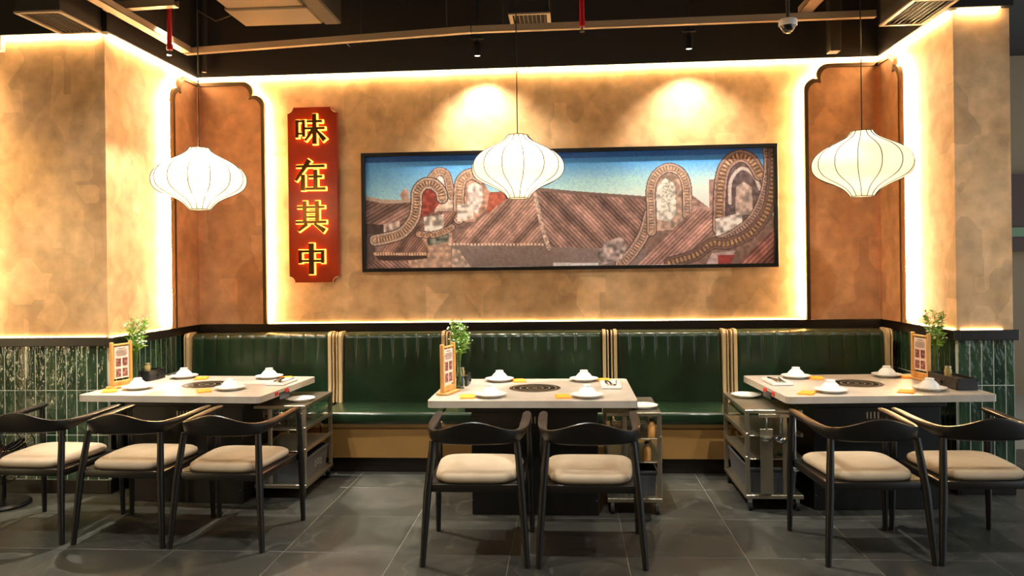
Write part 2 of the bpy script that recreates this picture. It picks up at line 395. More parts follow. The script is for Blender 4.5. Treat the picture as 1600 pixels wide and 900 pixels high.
# ------------------------------------------------------------------ red sign with four backlit characters
def sign():
    x0, x1, z0, z1 = -2.283, -1.872, 1.388, 2.825
    t = thing('restaurant_sign', 'tall red board with four glowing Chinese characters', 'sign', (0, YB, 0))
    r = .042; P = []
    for cx, cz, a0 in ((x1, z1, 180), (x1, z0, 90), (x0, z0, 0), (x0, z1, -90)):
        # concave quarter corners, walking clockwise
        P += [(cx+r*math.cos(math.radians(a0+90*i/6*(1))), cz+r*math.sin(math.radians(a0+90*i/6))) for i in range(7)][::-1] if False else arc(cx, cz, r, {180: 180, 90: 90, 0: 0, -90: 270}[a0] + (0), {180: 270, 90: 180, 0: 90, -90: 360}[a0], 6)
    B().prism(P, -.06, -.012, lambda a, z, d: (a, d, z)).obj('board', 'sign', t, False)
    for cx, cz, s0, s1 in ((x1, z1, 180, 270), (x1, z0, 90, 180), (x0, z0, 0, 90), (x0, z1, 270, 360)):
        B().tube([(x, -.062, z) for x, z in arc(cx, cz, r+.004, s0, s1, 6)], .004, 6).obj('corner_trim', 'gold', t)
    CH = {
     '味': [(9,24,9,79,6,6),(9,75,31,75,4,4),(30,26,30,79,6,6),(9,36,31,36,4,4),(41,74,89,74,4,5),(34,52,97,52,4,5),(65,3,65,97,9,8),(62,50,35,14,8,3),(68,50,97,15,3,11)],
     '在': [(5,79,95,79,5,6),(47,98,3,34,10,4),(26,3,26,52,9,8),(45,46,87,46,5,5),(66,8,66,67,9,8),(35,8,97,8,5,6)],
     '其': [(7,78,93,78,5,5),(30,31,30,97,8,8),(70,31,70,97,8,8),(30,62,70,62,4,4),(30,47,70,47,4,4),(2,31,98,31,5,6),(37,26,10,3,9,3),(61,26,93,3,4,11)],
     '中': [(14,36,14,77,7,7),(86,36,86,77,7,7),(14,73,86,73,5,5),(14,43,86,43,5,5),(50,1,50,98,11,11)]}
    def strokes(b, st, cx, cz, sz, grow, d0, d1):
        for k, (xa, ya, xb, yb, wa, wb) in enumerate(st):
            a, c = Vector((xa, ya)), Vector((xb, yb)); dr = (c-a).normalized(); nn = Vector((-dr.y, dr.x))
            a = a-dr*grow; c = c+dr*grow; wa2, wb2 = wa*.68+grow, wb*.68+grow
            e = .0003*k
            P = [a+nn*wa2, a-nn*wa2, c-nn*wb2, c+nn*wb2]
            P = [(cx+(p.x-50)/100*sz, cz+(p.y-50)/100*sz) for p in P]
            b.prism(P, d0-e, d1, lambda x, z, d: (x, d, z))
    for ch, cz in zip('味在其中', (2.64, 2.262, 1.93, 1.582)):
        b = B(); strokes(b, CH[ch], -2.085, cz, .26, .4, -.1, -.082); c = b.obj('character', 'letter', t, False)
        b = B(); strokes(b, CH[ch], -2.085, cz, .26, 2.7, -.078, -.0605); b.obj('light_backing', 'halo', c, False)
sign()

# ------------------------------------------------------------------ framed picture (a flat print)
def picture():
    x0, x1, z0, z1 = -1.678, 1.658, 1.466, 2.44
    t = thing('framed_picture', 'long black-framed photograph of old tiled roofs under blue sky', 'picture', (0, YB, 0))
    fw = .03
    for a in ((x0, x1, z1-fw, z1), (x0, x1, z0, z0+fw)): B().box(a[0], a[1], -.05, 0, a[2], a[3], .002).obj('frame_rail', 'frame', t, False)
    for a in ((x0, x0+fw), (x1-fw, x1)): B().box(a[0], a[1], -.05, 0, z0+fw, z1-fw, .002).obj('frame_rail', 'frame', t, False)
    NU, NV = 640, 188
    u = np.linspace(0, 1, NU)[None, :]; v = np.linspace(0, 1, NV)[:, None]     # v=0 top
    TL, TR, BR, BL = (571, 245), (1207, 232), (1209, 411), (573, 421)
    PX = (1-u)*(1-v)*TL[0]+u*(1-v)*TR[0]+u*v*BR[0]+(1-u)*v*BL[0]
    PY = (1-u)*(1-v)*TL[1]+u*(1-v)*TR[1]+u*v*BR[1]+(1-u)*v*BL[1]
    img = np.zeros((NV, NU, 3))
    rng = np.random.RandomState(3)
    def fnoise(s):
        h, w = int(NV/s)+3, int(NU/s)+3; g = rng.rand(h, w)
        yy, xx = np.mgrid[0:NV, 0:NU]/s; yi, xi = yy.astype(int), xx.astype(int); fy, fx = yy-yi, xx-xi
        return g[yi, xi]*(1-fy)*(1-fx)+g[yi, xi+1]*(1-fy)*fx+g[yi+1, xi]*fy*(1-fx)+g[yi+1, xi+1]*fy*fx
    N1, N2, N3 = fnoise(2.), fnoise(5.), fnoise(14.)
    c7 = lambda p: (550+p[0]/4.091, 220+p[1]/4.091)
    c8 = lambda p: (870+p[0]/4.091, 220+p[1]/4.091)
    def inside(poly):
        m = np.zeros((NV, NU), bool); n = len(poly)
        for i in range(n):
            (xa, ya), (xb, yb) = poly[i], poly[(i+1) % n]
            c = ((ya > PY) != (yb > PY)) & (PX < (xb-xa)*(PY-ya)/((yb-ya) or 1e-9)+xa); m ^= c
        return m
    def smooth_path(pts, n=10):
        P = [np.array(p, float) for p in pts]; out = []
        for i in range(len(P)-1):
            p0, p1, p2, p3 = P[max(i-1, 0)], P[i], P[i+1], P[min(i+2, len(P)-1)]
            for k in range(n):
                s = k/n; out.append(.5*((2*p1)+(-p0+p2)*s+(2*p0-5*p1+4*p2-p3)*s*s+(-p0+3*p1-3*p2+p3)*s**3))
        out.append(P[-1]); return out
    def dist(pts):
        best = np.full((NV, NU), 1e9); al = np.zeros((NV, NU)); acc = 0.
        for a, b in zip(pts, pts[1:]):
            dx, dy = b[0]-a[0], b[1]-a[1]; L = math.hypot(dx, dy) or 1e-6
            s = np.clip(((PX-a[0])*dx+(PY-a[1])*dy)/L/L, 0, 1)
            d = np.hypot(PX-a[0]-s*dx, PY-a[1]-s*dy); q = d < best
            best = np.where(q, d, best); al = np.where(q, acc+s*L, al); acc += L
        return best, al
    def fill(m, col, k=.25):
        img[m] = (np.array(col)[None, :]*(1-k/2+k*N2[m])[:, None])
    def stripes(m, col, ang, per, amp=.35, k=.2):
        amp *= .62; per *= .9
        a = math.radians(ang); ph = (PX*math.sin(a)+PY*math.cos(a))*2*PI/per
        f = 1+amp*np.sin(ph)+.16*np.sin(ph/5.3+N3*2)+.1*np.sin(ph/11)+.18*np.sin(ph*2.3+N3*6)*amp; f = f*(1-k/2+k*N2)*(.85+.3*N3)
        img[m] = np.clip(np.array(col)[None, :]*f[m][:, None], 0, 255)
    def band(pts, w, ridge=(96, 72, 62), light=(196, 164, 140), bead=(206, 150, 78), bper=4.6):
        w *= 1.04; bead = tuple(.55*np.array(bead)+.45*np.array((150, 120, 100))); d, al = dist(smooth_path(pts)); m = d < w+1.2; img[m] = (78, 60, 54); m = d < w
        img[m] = np.array(ridge)[None, :]*(.8+.4*N1[m])[:, None]
        m2 = (np.abs(d-w*.8) < w*.09); img[m2] = light
        m4 = (np.abs(d-w*.58) < w*.06); img[m4] = tuple(.8*np.array(light))
        m3 = (d < w*.45) & (np.sin(al*2*PI/bper) > -.1); img[m3] = (.6*np.array(bead)+.4*np.array(light))[None, :]*(.75+.5*N2[m3])[:, None]
    # sky
    g = np.clip((PY-245)/110, 0, 1); h = np.clip((PX-570)/560, 0, 1)
    top = np.array((70, 140, 212.)); low = np.array((196, 222, 236.)); far = np.array((236, 244, 248.))
    s = np.clip(g*1.1+.45*h*np.clip((PY-250)/30, 0, 1), 0, 1)[..., None]
    img[:] = top*(1-s)+(low*(1-h[..., None])+far*h[..., None])*s
    top_shadow = PY < (254-(PX-571)*.0204); img[top_shadow] = np.array((48, 100, 164.))*(.75+.25*h[top_shadow][:, None])  # shadow strip along the top edge, painted into the print's sky
    fill(inside([c7(p) for p in ((40, 372), (200, 392), (400, 385), (540, 400), (690, 405), (900, 330), (1190, 306), (1432, 330), (1910, 370), (2180, 455), (2320, 470), (2900, 480), (2900, 900), (40, 900))]), (124, 96, 84), .35)
    # far left roof
    stripes(inside([c7(p) for p in ((60, 365), (200, 392), (400, 385), (430, 420), (400, 500), (300, 600), (60, 620))]), (122, 92, 80), 30, 6)
    d, a = dist([c7(p) for p in ((60, 362), (200, 388), (300, 390), (405, 378))]); m = d < 3; img[m] = (176, 150, 132)
    fill(inside([c7(p) for p in ((310, 345), (350, 300), (375, 330), (370, 378), (330, 378))]), (190, 150, 130), .6)
    fill(inside([c7(p) for p in ((60, 590), (150, 590), (150, 830), (60, 830))]), (86, 66, 58))
    fill(inside([c7(p) for p in ((60, 530), (210, 540), (210, 600), (60, 600))]), (70, 52, 46))
    # rear gable behind
    fill(inside([c7(p) for p in ((515, 235), (560, 200), (620, 210), (645, 300), (690, 400), (560, 400))]), (196, 188, 180), .5)
    band([c7(p) for p in ((512, 250), (560, 198), (615, 210), (638, 280), (650, 340), (700, 400))], 5.5, (150, 112, 92), (200, 168, 140), (190, 140, 96))
    fill(inside([c7(p) for p in ((550, 400), (680, 380), (680, 460), (540, 470))]), (196, 168, 146), .7)
    # middle gable
    fill(inside([c7(p) for p in ((700, 520), (700, 280), (760, 215), (840, 230), (900, 330), (880, 440), (800, 520))]), (176, 132, 108), .5)
    fill(inside([c7(p) for p in ((755, 420), (760, 290), (800, 262), (850, 290), (858, 380), (820, 470))]), (212, 192, 176), .6)
    band([c7(p) for p in ((700, 500), (705, 300), (735, 235), (790, 212), (850, 240))], 8, (140, 104, 86), (204, 172, 146), (196, 140, 80))
    fill(inside([c7(p) for p in ((690, 410), (790, 400), (800, 500), (690, 520))]), (206, 184, 164), .8)
    fill(inside([c7(p) for p in ((900, 330), (1010, 330), (1000, 400), (880, 470))]), (160, 82, 62), .4)
    # lower left roof
    stripes(inside([c7(p) for p in ((150, 725), (485, 725), (650, 570), (690, 450), (560, 450), (420, 560), (300, 630))]), (120, 88, 74), 52, 4.2, .4)
    d, a = dist([c7(p) for p in ((150, 728), (488, 728))]); m = (d < 2.2) & (np.sin(a*2*PI/4.2) > -.3); img[m] = (206, 168, 130)
    fill(inside([c7(p) for p in ((150, 738), (490, 738), (490, 760), (180, 775))]), (64, 46, 40))
    stripes(inside([c7(p) for p in ((60, 790), (180, 770), (380, 775), (400, 840), (60, 840))]), (118, 88, 76), -40, 5, .4)
    fill(inside([c7(p) for p in ((455, 620), (655, 590), (655, 830), (380, 830), (370, 770), (495, 755), (500, 690))]), (178, 142, 116), .45)
    fill(inside([c7(p) for p in ((470, 490), (600, 470), (605, 590), (480, 605))]), (206, 186, 166), .9)
    fill(inside([c7(p) for p in ((205, 540), (310, 510), (320, 600), (210, 615))]), (170, 146, 130), .9)
    fill(inside([c7(p) for p in ((490, 625), (635, 600), (635, 650), (500, 675))]), (96, 96, 84), 1.4)
    band([c7(p) for p in ((440, 600), (520, 605), (600, 585), (655, 555))], 4.5, (120, 86, 70), (206, 170, 140), (176, 120, 66))
    # front gable with red brick
    fill(inside([c7(p) for p in ((440, 500), (450, 350), (500, 300), (565, 315), (590, 380), (530, 460))]), (148, 66, 52), .6)
    band([c7(p) for p in ((150, 640), (230, 625), (330, 590), (405, 500), (425, 400), (428, 330), (470, 278), (530, 275), (580, 320), (592, 365))], 8.5, (98, 72, 62), (206, 176, 150), (204, 146, 84))
    # big middle roof and dark wall under its eaves
    fill(inside([c7(p) for p in ((650, 670), (1290, 680), (1900, 690), (1900, 840), (650, 840))]), (126, 106, 96), .12)
    fill(inside([c7(p) for p in ((655, 690), (700, 700), (790, 830), (655, 830))]), (176, 148, 128), .7)
    stripes(inside([c7(p) for p in ((640, 665), (720, 590), (1000, 380), (1190, 300), (1250, 672))]), (148, 112, 96), 48, 5.2, .32)
    d, a = dist([c7(p) for p in ((640, 665), (1255, 665))]); m = (d < 1.8) & (np.sin(a*2*PI/5.6) > -.3); img[m] = (220, 188, 160)
    stripes(inside([c7(p) for p in ((1190, 305), (1432, 330), (1910, 368), (1920, 440), (1860, 620), (1740, 690), (1285, 682))]), (130, 98, 86), -46, 5.6, .34)
    d, a = dist([c7(p) for p in ((1190, 308), (1432, 332), (1910, 368))]); img[d < 2.6] = (118, 92, 82)
    d, a = dist([c7(p) for p in ((1190, 330), (1240, 560), (1282, 688))]); m = d < 3.2; img[m] = np.array((190, 158, 136))[None]*(.7+.5*N1[m])[:, None]
    fill(inside([c8(p) for p in ((0, 782), (300, 782), (300, 806), (0, 806))]), (206, 194, 184), .1)
    # gable with carved figure
    band([c8(p) for p in ((430, 790), (500, 720), (575, 600), (612, 470))], 8, (112, 82, 72), (196, 164, 142), (188, 148, 100))
    fill(inside([c8(p) for p in ((615, 580), (615, 300), (660, 200), (740, 160), (820, 200), (855, 300), (850, 480), (760, 570))]), (168, 138, 118), .7)
    fill(inside([c8(p) for p in ((640, 500), (660, 300), (710, 240), (770, 280), (780, 460), (740, 520))]), (214, 202, 182), .9)
    m = (np.hypot((PX-c8((720, 0))[0])/9, (PY-c8((0, 370))[1])/26) < 1); img[m] = np.array((226, 214, 190))[None]*(.65+.5*N1[m])[:, None]
    band([c8(p) for p in ((625, 580), (622, 420), (622, 300), (660, 215), (735, 175), (810, 210), (845, 300), (848, 470))], 6.5, (124, 94, 84), (202, 172, 150), (206, 164, 104))
    fill(inside([c8(p) for p in ((285, 720), (330, 650), (440, 610), (470, 690), (440, 760), (290, 800))]), (150, 130, 120), 1.)
    fill(inside([c8(p) for p in ((870, 440), (880, 350), (985, 430), (985, 250), (1020, 250), (1020, 470))]), (160, 126, 112), .5)
    stripes(inside([c8(p) for p in ((500, 830), (740, 830), (960, 650), (1030, 560), (1010, 450), (890, 440), (640, 690))]), (150, 112, 98), 45, 5.4, .36)
    # right gable and its sweeping eaves
    fill(inside([c8(p) for p in ((1040, 620), (1045, 250), (1100, 120), (1180, 85), (1270, 140), (1320, 300), (1260, 480), (1150, 620))]), (92, 76, 74), .6)
    fill(inside([c8(p) for p in ((1150, 480), (1150, 300), (1200, 265), (1250, 300), (1255, 470))]), (164, 142, 128), .6)
    d, a = dist(smooth_path([c8(p) for p in ((1115, 400), (1120, 260), (1185, 182), (1260, 220), (1300, 310))])); m = d < 2.6; img[m] = (196, 178, 166)
    band([c8(p) for p in ((1045, 560), (1055, 300), (1085, 170), (1160, 105), (1240, 125), (1300, 220))], 9, (100, 74, 66), (176, 142, 124), (206, 152, 74), 6)
    fill(inside([c8(p) for p in ((1025, 500), (1190, 460), (1195, 600), (1030, 630))]), (196, 180, 168), 1.)
    stripes(inside([c8(p) for p in ((1130, 830), (1400, 540), (1420, 830))]), (128, 84, 74), 45, 6.5, .4)
    band([c8(p) for p in ((1345, 40), (1350, 200), (1320, 360), (1250, 500), (1130, 600), (1010, 650))], 6, (96, 72, 66), (190, 160, 142), (110, 80, 70))
    band([c8(p) for p in ((1385, 60), (1375, 300), (1340, 460), (1240, 590), (1110, 655), (1000, 660), (900, 730), (740, 780))], 8, (92, 66, 58), (120, 90, 76), (206, 158, 76), 6.5)
    fill(inside([c8(p) for p in ((1000, 720), (1150, 700), (1110, 790), (960, 800))]), (176, 150, 140), .4)
    fill(inside([c8(p) for p in ((1040, 730), (1150, 728), (1110, 788), (1040, 788))]), (146, 58, 52), .2)
    img[:] = img*(.92+.16*N1[..., None])
    sk = (img[..., 2] > img[..., 0]*1.03)
    L = np.clip(img/255, 0, 1)*1.0; L = np.where(L <= .04045, L/12.92, ((L+.055)/1.055)**2.4)
    L = np.clip(L*np.where(sk[..., None], np.array((1.12, 1.32, 1.75)), np.array((1.28, 1.38, 1.62))), 0, .95)
    gx = np.linspace(x0+fw, x1-fw, NU); gz = np.linspace(z1-fw, z0+fw, NV)
    co = np.zeros((NV, NU, 3), np.float32); co[..., 0] = gx[None]; co[..., 1] = -.02; co[..., 2] = gz[:, None]
    idx = np.arange(NV*NU).reshape(NV, NU)
    F = np.stack([idx[:-1, :-1], idx[1:, :-1], idx[1:, 1:], idx[:-1, 1:]], -1).reshape(-1)
    me = bpy.data.meshes.new('print'); me.vertices.add(NV*NU); me.vertices.foreach_set('co', co.reshape(-1))
    nf = (NV-1)*(NU-1); me.loops.add(nf*4); me.loops.foreach_set('vertex_index', F.astype(np.int32))
    me.polygons.add(nf); me.polygons.foreach_set('loop_start', np.arange(0, nf*4, 4, dtype=np.int32)); me.polygons.foreach_set('loop_total', np.full(nf, 4, np.int32))
    me.update(calc_edges=True)
    ca = me.color_attributes.new('print', 'FLOAT_COLOR', 'POINT')
    ca.data.foreach_set('color', np.concatenate([L, np.ones((NV, NU, 1))], -1).astype(np.float32).reshape(-1))
    me.materials.append(M['print']); o = bpy.data.objects.new('print', me); C.objects.link(o); o.parent = t
    B().box(x0+fw, x1-fw, -.018, -.002, z0+fw, z1-fw).obj('backing', 'frame', t, False)
picture()

# ------------------------------------------------------------------ green banquette, five units
def sm(a, b, t): t = min(1, max(0, t)); t = t*t*(3-2*t); return a+(b-a)*t
def banquette(x0, x1, label):
    t = thing('banquette_unit', label, 'bench', ((x0+x1)/2, 0, 0), 0, 'green leather bench units along the back wall')
    w = (x1-x0)/2; g = .052
    # backrest: channelled leather
    nx = max(2, round((2*w-2*g)/.1)); NXs = nx*14; NZ = 30
    zs = [.40+(1.0-.40)*k/NZ for k in range(NZ+1)]; X0, X1 = -w+g, w-g
    b = B(); R = []
    for z in zs+[None]:
        row = []
        for i in range(NXs+1):
            x = X0+(X1-X0)*i/NXs
            zz = 1.0 if z is None else z
            y = 5.93+.035*(zz-.40)/.6
            tt = min(1, max(0, (zz-.955)/.045)); y += .045*tt*tt; zz2 = zz-.012*tt*tt
            ph = (i % 14)/14; groove = math.exp(-((min(ph, 1-ph))/.06)**2)
            fade = sm(0, 1, (zz-.70)/.2); puff = .0035*math.sin(PI*ph)
            y += fade*(groove*.006-puff)
            e = min(1, min(x-X0, X1-x)/.03); y += .02*(1-e)**2
            if z is None: y = 6.2; zz2 = .985
            row.append((x, y, zz2))
        R.append(row)
    b.rings(R, False, False)
    for sx in (0, -1):
        col = [r[sx] for r in R]; b.bm.faces.new([b.bm.verts.new(p) for p in col+[(col[0][0], 6.2, .40)]])
    b.obj('backrest', 'leather', t, True, 60)
    b = B(); b.box(-w+.006, w-.006, 5.50, 5.96, .362, .452, .028, 4); b.obj('seat', 'leather', t)
    b = B(); b.box(-w+.002, w-.002, 5.545, 6.2, .335, .362, .002); b.obj('seat_board', 'gold', t, False)
    b = B(); b.box(-w+.002, w-.002, 5.555, 6.2, .11, .335, .002); b.obj('base', 'goldbase', t, False)
    b = B(); b.box(-w+.002, w-.002, 5.59, 6.2, 0, .11); b.obj('kick_plate', 'trim', t, False)
    for s in (-1, 1):
        # gold side board with rounded upper front corner, and a thin outer strip
        for nm, a0, a1, y0, z1 in (('side_board', w-g+.001, w-g+.025, 5.925, 1.0), ('side_strip', w-g+.036, w-.006, 5.93, .995)):
            P = [(6.05, .45), (y0-.012, .45), (y0, .6)]+[(y0+.04+.04*math.cos(math.radians(a)), z1-.04+.04*math.sin(math.radians(a))) for a in range(180, 89, -15)]+[(6.05, z1)]
            B().prism(P, s*a0, s*a1, lambda y, z, d: (d, y, z)).obj(nm, 'gold', t, False)
        B().box(min(s*(w-g+.024), s*(w-.001)), max(s*(w-g+.024), s*(w-.001)), 6.0, 6.19, .45, .985).obj('spacer', 'trim', t, False)
    return t
UX = [-3.06, -1.828, -.93, .312, 1.212, 2.41]
for i, lb in enumerate(('green leather bench unit behind the table with three chairs', 'short green leather bench unit below the gap between sign and picture',
                        'green leather bench unit behind the middle table', 'short green leather bench unit between middle table and the table by the pillar',
                        'green leather bench unit behind the table by the pillar')):
    banquette(UX[i]+.003, UX[i+1]-.003, lb)

# ------------------------------------------------------------------ tables
def table(label, loc, rz, side):
    t = thing('hotpot_table', label, 'table', loc, rz, 'grey stone tables in a row')
    hw, hd = .605, .445
    # rounded slab
    P = []
    for cx, cy, a in ((hw-.03, hd-.03, 0), (-hw+.03, hd-.03, 90), (-hw+.03, -hd+.03, 180), (hw-.03, -hd+.03, 270)): P += arc(cx, cy, .03, a, a+90, 5)
    B().prism(P, .68, .72, lambda x, y, d: (x, y, d)).obj('tabletop', 'stone', t, True, 30)
    B().box(-.375, .385, -.24, .3, .0, .62, .004).obj('base', 'basebox', t, False)
    B().box(-.41, .41, -.26, .32, .62, .68, .003).obj('underframe', 'basebox', t, False)
    b = B()
    for k in range(5): b.box(-.06+.022*k, -.052+.022*k, -.243, -.239, .55, .59)
    b.obj('vent_slots', 'steel', t, False)
    for sx in (-.37, .37): B().lathe([(0, 0), (.006, 0), (.006, .003), (0, .003)], 8).obj('stud', 'chrome', t, loc=(sx, -.243, .09))
    g = B().lathe([(.148, 0), (.163, 0), (.163, .0025), (.148, .0035)], 48, cap=False).obj('cooker_rim', 'grillrim', t, loc=(0, .03, .7195))
    B().lathe([(0, 0), (.15, 0), (.15, .0022), (0, .0022)], 48).obj('cooker_plate', 'grillprint', t, False, loc=(0, .03, .7195))
    # control slot in the end of the top with red labels either side
    e = side*hw
    c = B().box(min(e-side*.05, e+side*.004), max(e-side*.05, e+side*.004), -.17, -.02, .655, .7, .002).obj('control_panel', 'blackplastic', t, False)
    for y in (-.21, -.06): B().box(min(e, e+side*.005), max(e, e+side*.005), y-.022, y+.022, .688, .712).obj('red_sticker', 'red', c, False)
    return t
TL_ = ((-2.455, 5.05), -3.5); TM = ((-.218, 4.865), 0.); TR_ = ((1.825, 5.03), 3.5)
def tp(tb, x, y):
    (cx, cy), r = tb; r = math.radians(r); return (cx+x*math.cos(r)-y*math.sin(r), cy+x*math.sin(r)+y*math.cos(r))
table('grey stone table with three black chairs', (*TL_[0], 0), math.radians(TL_[1]), 1)
table('grey stone middle table below the framed picture', (*TM[0], 0), 0, 1)
table('grey stone table beside the copper pillar', (*TR_[0], 0), math.radians(TR_[1]), -1)

# ------------------------------------------------------------------ chairs
def make_chair(label):
    t = thing('armchair', label, 'chair', (0, 0, 0), 0, 'black wooden armchairs along the tables')
    # bent rail: backrest in the middle, flat arms at the ends
    key = [(-.246, .265), (-.247, .15), (-.244, .02), (-.234, -.10), (-.206, -.19), (-.13, -.245), (0, -.262)]
    key = key+[(-x, y) for x, y in key[-2::-1]]
    P = [Vector((x, y, 0)) for x, y in key]; path = []
    for i in range(len(P)-1):
        p0, p1, p2, p3 = P[max(i-1, 0)], P[i], P[i+1], P[min(i+2, len(P)-1)]
        for k in range(5):
            s = k/5; path.append(.5*((2*p1)+(-p0+p2)*s+(2*p0-5*p1+4*p2-p3)*s*s+(-p0+3*p1-3*p2+p3)*s**3))
    path.append(P[-1]); R = []
    for i, p in enumerate(path):
        d = (path[min(i+1, len(path)-1)]-path[max(i-1, 0)]).normalized(); nrm = Vector((d.y, -d.x, 0))
        bk = sm(0, 1, (.02-p.y)/.22)                      # 0 on the arms, 1 on the back
        ctr = sm(0, 1, 1-abs(p.x)/.24) if p.y < -.1 else 0
        top = .668+.010*sm(0, 1, (p.y+.05)/.3)+.056*ctr
        hgt = .026+(top-.604-.026)*bk; wid = .052-.028*bk
        fwd = math.sin(PI*min(1, max(0, (p.y+.2)/.46)))*0
        tip = sm(.55, 1, (min(i, len(path)-1-i))/2.5)
        hgt *= tip; wid *= tip
        cz = top-hgt/2; lean = .012*bk
        sec = []
        for a in range(12):
            an = 2*PI*a/12; ca, sa = math.cos(an), math.sin(an)
            ex = math.copysign(abs(ca)**.55, ca)*wid/2; ez = math.copysign(abs(sa)**.55, sa)*hgt/2
            sec.append(p+nrm*(ex)+Vector((0, 0, cz+ez))+Vector((0, -lean*(ez/(hgt/2)), 0)))
        R.append(sec)
    B().rings(R).obj('back_rail', 'black_wood', t, True, 50)
    for s in (-1, 1):
        B().tube([(s*.262, -.262, 0), (s*.237, -.232, .36), (s*.214, -.19, .61)], [.0145, .0205, .017], 10).obj('leg', 'black_wood', t, True, 60)
        B().tube([(s*.266, .262, 0), (s*.26, .255, .36), (s*.254, .235, .655)], [.0135, .019, .015], 10).obj('leg', 'black_wood', t, True, 60)
    # apron under the seat
    b = B(); b.box(-.235, .235, -.232, -.20, .362, .402, .006, 2); b.box(-.25, .25, .215, .25, .362, .402, .006, 2)
    for s in (-1, 1): b.box(min(s*.225, s*.25), max(s*.225, s*.25), -.22, .24, .362, .402, .006, 2)
    b.box(-.23, .23, -.21, .23, .392, .404); b.obj('seat_frame', 'black_wood', t)
    # cushion
    R = []; n = 40
    for (k, z) in ((.0, .405), (.9, .405), (.975, .412), (1., .424), (.985, .438), (.92, .449), (.75, .457), (.45, .462), (0.001, .464)):
        ring = []
        for i in range(n):
            an = 2*PI*i/n; ca, sa = math.cos(an), math.sin(an)
            x = math.copysign(abs(ca)**.42, ca); y = math.copysign(abs(sa)**.42, sa)
            hw = .222+.016*y
            ring.append((x*hw*k, .005+y*.232*k, z-.006*(y < 0)*abs(y)*k))
        R.append(ring)
    B().rings(R).obj('seat', 'fabric', t, True, 70)
    return t
ch = make_chair('black armchair next to the floor fan, farthest from the middle table')
CH = [((-3.03, 4.32), -3.6, ch['label']), ((-2.442, 4.287), -3.5, 'black armchair in the middle of the three at one table'),
      ((-1.872, 4.245), -3.9, 'black armchair of the three-chair row standing beside a steel cart'),
      ((-.482, 4.07), .4, 'black armchair at the middle table on the side of the menu stand'), ((.10, 4.066), -.4, 'black armchair at the middle table in front of the cart'),
      ((1.497, 4.16), 3.8, 'black armchair at the pillar-side table in front of the ladle cart'), ((2.058, 4.19), 2.5, 'black armchair nearest the copper pillar')]
for i, ((x, y), r, lb) in enumerate(CH):
    if i == 0: ch.location = (x, y, 0); ch.rotation_euler = (0, 0, math.radians(r))
    else: dup(ch, (x, y, 0), math.radians(r), lb)

# ------------------------------------------------------------------ table ware
ZTAB = .7206
def make_plate():
    return B().lathe([(0, .004), (.05, .004), (.055, 0), (.06, .0), (.064, .006), (.088, .014), (.096, .019), (.097, .021), (.094, .0215), (.07, .013), (.06, .011), (0, .011)], 36).mesh('plate', 'white', True, 50)
def make_bowl():   # upside down on the plate
    return B().lathe([(.058, 0), (.061, .001), (.060, .008), (.052, .024), (.040, .038), (.031, .046), (.027, .049), (.0265, .06), (.0245, .061), (.023, .058), (.023, .051), (0, .050)], 36, cap=False).mesh('bowl', 'white', True, 50)
plate_me, bowl_me = make_plate(), make_bowl()
b = B(); b.box(-.044, .044, -.068, .068, 0, .004, .001); b.box(-.038, .042, -.06, .064, .004, .0075, .001, mtx=Matrix.Rotation(.06, 4, 'Z')); nap_me = b.mesh('napkin', 'orange', False)
def place(name, me, label, cat, group, x, y, z, rz=0.):
    o = bpy.data.objects.new(name, me); C.objects.link(o); o.location = (x, y, z); o.rotation_euler = (0, 0, rz); return tag(o, label, cat, group)
SET = {'three-chair table': [((-2.83, 4.885), 'chair side, by the menu stand'), ((-2.19, 4.85), 'chair side, by the cutlery tray'), ((-2.78, 5.40), 'bench side, by the dark box'), ((-2.135, 5.37), 'bench side, by the cutlery tray')],
       'middle table': [((-.467, 4.568), 'chair side, by the menu stand'), ((.104, 4.545), 'chair side, by the cutlery tray'), ((-.47, 5.20), 'bench side, by the dark box'), ((.098, 5.20), 'bench side, by the cutlery tray')],
       'pillar-side table': [((2.147, 4.785), 'chair side, by the dark box'), ((1.549, 4.716), 'chair side, by the cutlery tray'), ((2.13, 5.36), 'bench side, by the menu stand'), ((1.518, 5.31), 'bench side, by the cutlery tray')]}
NAP = {'three-chair table': [(-2.965, 4.79, .5), (-2.335, 4.79, .5), (-2.63, 5.36, .3), (-2.01, 5.36, .3)],
       'middle table': [(-.605, 4.555, .1), (-.04, 4.56, .1), (-.34, 5.20, .2), (.235, 5.215, .1)],
       'pillar-side table': [(1.985, 4.72, -.5), (1.397, 4.675, -.5), (2.25, 5.33, -.2), (1.645, 5.285, -.3)]}
for tn in SET:
    for ((x, y), where), (nx_, ny_, nr) in zip(SET[tn], NAP[tn]):
        place('plate', plate_me, f'white plate on the {tn}, {where}', 'plate', 'white plates on the tables', x, y, ZTAB)
        place('bowl', bowl_me, f'upturned white bowl on the {tn}, {where}', 'bowl', 'upturned bowls on the plates', x, y, ZTAB+.0118, random.uniform(0, 3))
        place('napkin', nap_me, f'orange napkin on the {tn}, {where}', 'napkin', 'orange napkins on the tables', nx_, ny_, ZTAB, nr)
def make_tray():
    t = thing('cutlery_tray', '', 'tray', group='cutlery trays on the tables')
    b = B(); b.box(-.06, .06, -.115, .115, 0, .006, .002)
    for s in (-1, 1):
        b.box(min(s*.056, s*.064), max(s*.056, s*.064), -.119, .119, .002, .02, .002); b.box(-.06, .06, min(s*.111, s*.119), max(s*.111, s*.119), .002, .02, .002)
    b.obj('dish', 'white', t, False)
    return t
